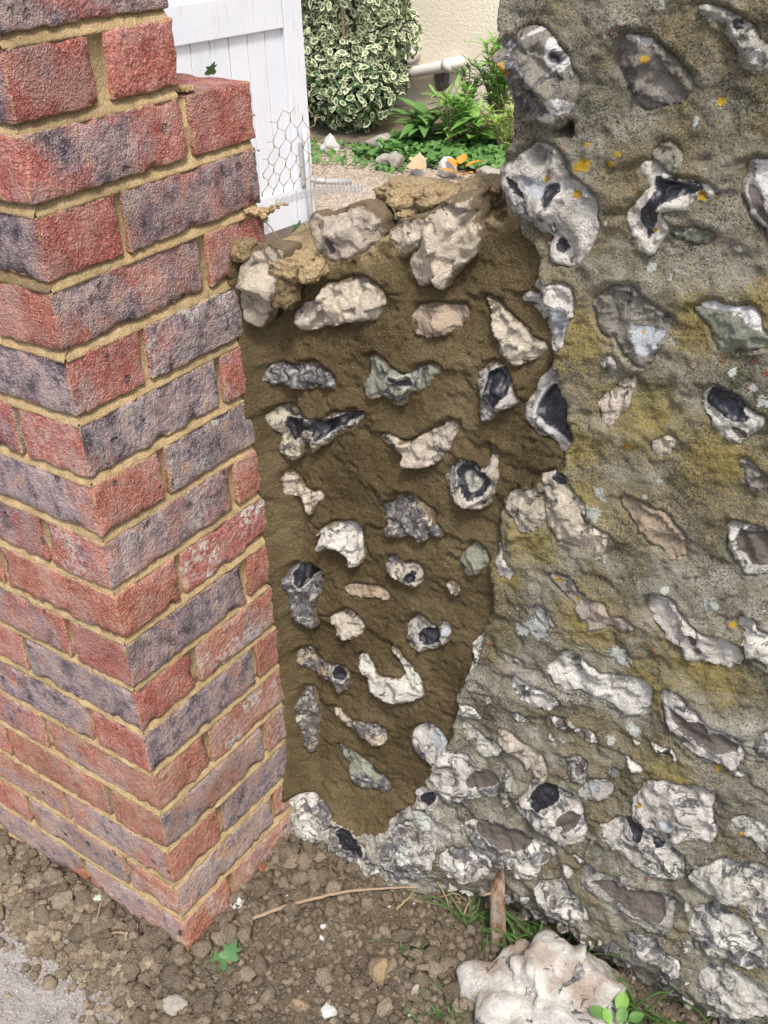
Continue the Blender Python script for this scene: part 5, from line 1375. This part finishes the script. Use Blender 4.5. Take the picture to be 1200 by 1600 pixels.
# low pale boards of the fence behind the gap under the gate
lb = empty('low_fence_board', (-2.15, 2.4, -1.35), 'low weathered whitish board showing under the garden gate', 'board')
mb = MB(); mb.box(.06, -.10, -1.38, 1.4, -.07, -1.18, gate_ax); child('board', mb.v, mb.f, simple('weathered_white_board', (.55, .50, .43), (.38, .33, .27), 20, .8, .002, 100), lb, smooth=False)
iv = empty('ivy_sprig', (-1.99, 2.45, -1.35), 'dark ivy sprig climbing at the bottom of the white gate', 'ivy')
rs_ = random.Random(6)
for i, (a, z) in enumerate([(.30, -1.16), (.26, -1.28), (.13, -1.25), (.10, -1.31), (.17, -1.32), (.42, -1.03), (.50, -.58), (.08, -1.27), (.15, -1.29)]):
    V, Fc = lobed_leaf(gate_ax(a, .05, z), .055, rs_.uniform(0, 6.28), rs_.uniform(.9, 1.6)); child('leaf', V, Fc, M['darkleaf'], iv)
mb = MB(); mb.tube(polyline([gate_ax(.2, .04, -1.36), gate_ax(.24, .045, -1.25), gate_ax(.34, .045, -1.1), gate_ax(.43, .045, -.95)], 5, .004, 1), .003, 5); child('stem', mb.v, mb.f, M['bark'], iv)

# ------------------------------------------------------------ garden plants
M['sage'] = mat_leaf('blue_green_leaf', (.10, .20, .14), (.19, .31, .21))
M['lime'] = mat_leaf('lime_leaf', (.22, .38, .06), (.36, .52, .12))
def rosette(x, y, z, n, L, Wd, mat, label, seed, tilt=(.3, 1.1), rise=0.0, stem=True):
    rs = random.Random(seed); p = empty('garden_plant', (x, y, z), label, 'plant', 'plants in the garden bed')
    for i in range(n):
        yaw = i * 2.4 + rs.uniform(-.3, .3); h = rise * (i / n)
        V, Fc = oval_leaf((x, y, z + .02 + h), L * rs.uniform(.7, 1.15), Wd * rs.uniform(.8, 1.15), yaw, rs.uniform(*tilt), 6, rs.uniform(.3, 1.1))
        child('leaf', V, Fc, M[mat], p)
    if stem:
        mb = MB(); mb.tube([(x, y, z - .03), (x + .01, y, z + rise * .5), (x, y, z + .02 + rise)], .006, 6); child('stem', mb.v, mb.f, M[mat], p)
    return p
rosette(-2.50, 4.56, -1.33, 34, .19, .075, 'mid', 'broad-leaved mid-green plant at the left of the garden bed', 1, (.4, 1.4), .14)
rosette(-2.36, 4.72, -1.32, 16, .16, .06, 'mid', 'upright mid-green leafy plant in the middle of the garden bed', 2, (.4, 1.2), .18)
rosette(-2.19, 4.62, -1.32, 18, .17, .08, 'bright', 'bright green broad-leaved plant right of centre in the garden bed', 3, (.2, 1.0), .14)
def spurge(x, y, z, h, n, mat, label, seed, leafl=.07, stems=7, spread=.12):
    rs = random.Random(seed); p = empty('garden_plant', (x, y, z), label, 'plant', 'plants in the garden bed')
    mb = MB(); ml = MB()
    for s in range(stems):
        a = rs.uniform(0, 6.28); r = spread * rs.uniform(.3, 1)
        tipp = Vector((x + r * math.cos(a), y + r * math.sin(a), z + h * rs.uniform(.7, 1.05)))
        pts = polyline([(x, y, z - .02), ((x * 2 + tipp.x) / 3, (y * 2 + tipp.y) / 3, z + h * .45), tuple(tipp)], 6, .002, s)
        mb.tube(pts, [.006 - .0003 * k for k in range(len(pts))], 5)
        for i in range(n):
            t = rs.uniform(.4, 1.0); q = pts[int(t * (len(pts) - 1))]
            V, Fc = oval_leaf(q, leafl * rs.uniform(.7, 1.2), leafl * .2, i * 2.4 + s, rs.uniform(.1, 1.0), 4, .2); ml.add(V, Fc)
    child('stem', mb.v, mb.f, M['bark'], p)
    if ml.v: child('foliage', ml.v, ml.f, M[mat], p)
spurge(-2.26, 4.95, -1.32, .46, 26, 'sage', 'tall blue-green spurge with narrow leaves against the house wall', 4, .085, 9, .17)
spurge(-2.06, 4.92, -1.32, .50, 18, 'lime', 'tall lime-green leafy plant partly hidden by the old wall end', 5, .12, 6, .1)
spurge(-1.98, 4.55, -1.32, .26, 18, 'lime', 'low lime-green sprigs in front of the tall plants', 6, .07, 7, .16)
spurge(-2.02, 4.75, -1.32, .30, 0, 'sage', 'bare whitish branching twigs among the garden plants', 9, .05, 8, .18)
spurge(-2.30, 4.52, -1.32, .34, 22, 'bright', 'bushy fresh green plant in the centre front of the garden bed', 14, .09, 8, .14)
spurge(-2.12, 4.78, -1.32, .56, 24, 'bright', 'tallest light green plant beside the wall end', 15, .11, 8, .15)
spurge(-2.42, 4.90, -1.32, .40, 22, 'mid', 'feathery green plant against the wall under the pipe', 16, .08, 7, .14)
# low ground cover
def low(n, rs):
    P = np.stack([rs.uniform(-2.75, -1.75, n), rs.uniform(4.2, 4.75, n), 0 * rs.rand(n)], 1)
    P[:, 2] = -1.33 + .07 * np.clip(fbm(P, 6, 2, 8) + .6, 0, 1.4) * rs.rand(n)
    return P, np.tile(np.array([[0, -.2, 1.0]]), (n, 1))
v, f, ctr, rnd = leaf_cloud(2600, low, .028, 12)
top('ground_cover', v, f, M['mid'], 'low green ground cover along the front of the garden bed', 'ground cover', kind='stuff', smooth=False)
def low2(n, rs):
    P = np.stack([rs.uniform(-3.2, -2.3, n), rs.uniform(4.0, 4.5, n), np.full(n, -1.335)], 1); return P[:], np.tile(np.array([[0, -.2, 1.0]]), (n, 1))
v, f, ctr, rnd = leaf_cloud(500, low2, .022, 13)
top('gravel_weeds', v, f, M['mid'], 'tiny green weeds dotted in the gravel before the bed', 'weeds', kind='stuff', smooth=False)
# edging stones
for i, (x, y, s, lab) in enumerate([(-2.66, 4.36, (.10, .06, .07), 'largest grey edging stone at the left of the garden bed'), (-2.93, 4.26, (.06, .05, .06), 'pale edging stone half hidden beside the gate post'),
        (-2.38, 4.10, (.05, .04, .055), 'pale pointed edging stone below the broad-leaved plant'), (-2.22, 4.08, (.055, .04, .06), 'upright white edging stone next to the peach leaf'),
        (-2.05, 4.10, (.06, .045, .06), 'white tilted edging stone left of the yellow leaf'), (-1.83, 4.14, (.07, .05, .04), 'grey edging stone right of the yellow leaf'), (-2.50, 4.16, (.05, .04, .035), 'small low edging stone in front of the sage plant')]):
    v, f = rock((x, y, -1.335 + s[2] * .4), s, 4, 60 + i, .25, 7, rot=i * .7)
    top('edging_stone', v, f, M['chalk' if i in (1, 3, 4) else 'stone'], lab, 'stone', 'edging stones of the garden bed')
M['yellow'] = mat_leaf('yellow_leaf', (.62, .36, .03), (.70, .22, .06), .2)
M['peach'] = mat_leaf('peach_leaf', (.62, .44, .26), (.5, .33, .18), .2)
yl = empty('yellow_leaves', (-1.93, 4.02, -1.33), 'cluster of yellow-orange autumn leaves on the gravel edge', 'leaves')
for i, (dx, dy, dz, yaw) in enumerate([(0, 0, .06, .2), (.05, .0, .045, -.9), (-.045, .01, .04, 1.2), (.02, -.03, .02, 2.8), (-.02, -.03, .015, 2.2), (.05, -.02, .01, -2)]):
    V, Fc = oval_leaf((-1.93 + dx * .6, 4.02 + dy, -1.315 + dz), .085, .05, yaw, .7, 6, .4); child('leaf', V, Fc, M['yellow'], yl)
V, Fc = lobed_leaf((-2.18, 4.0, -1.30), .10, .3, .9); top('peach_leaf', V, Fc, M['peach'], 'single peach-coloured fallen leaf among the edging stones', 'leaf')
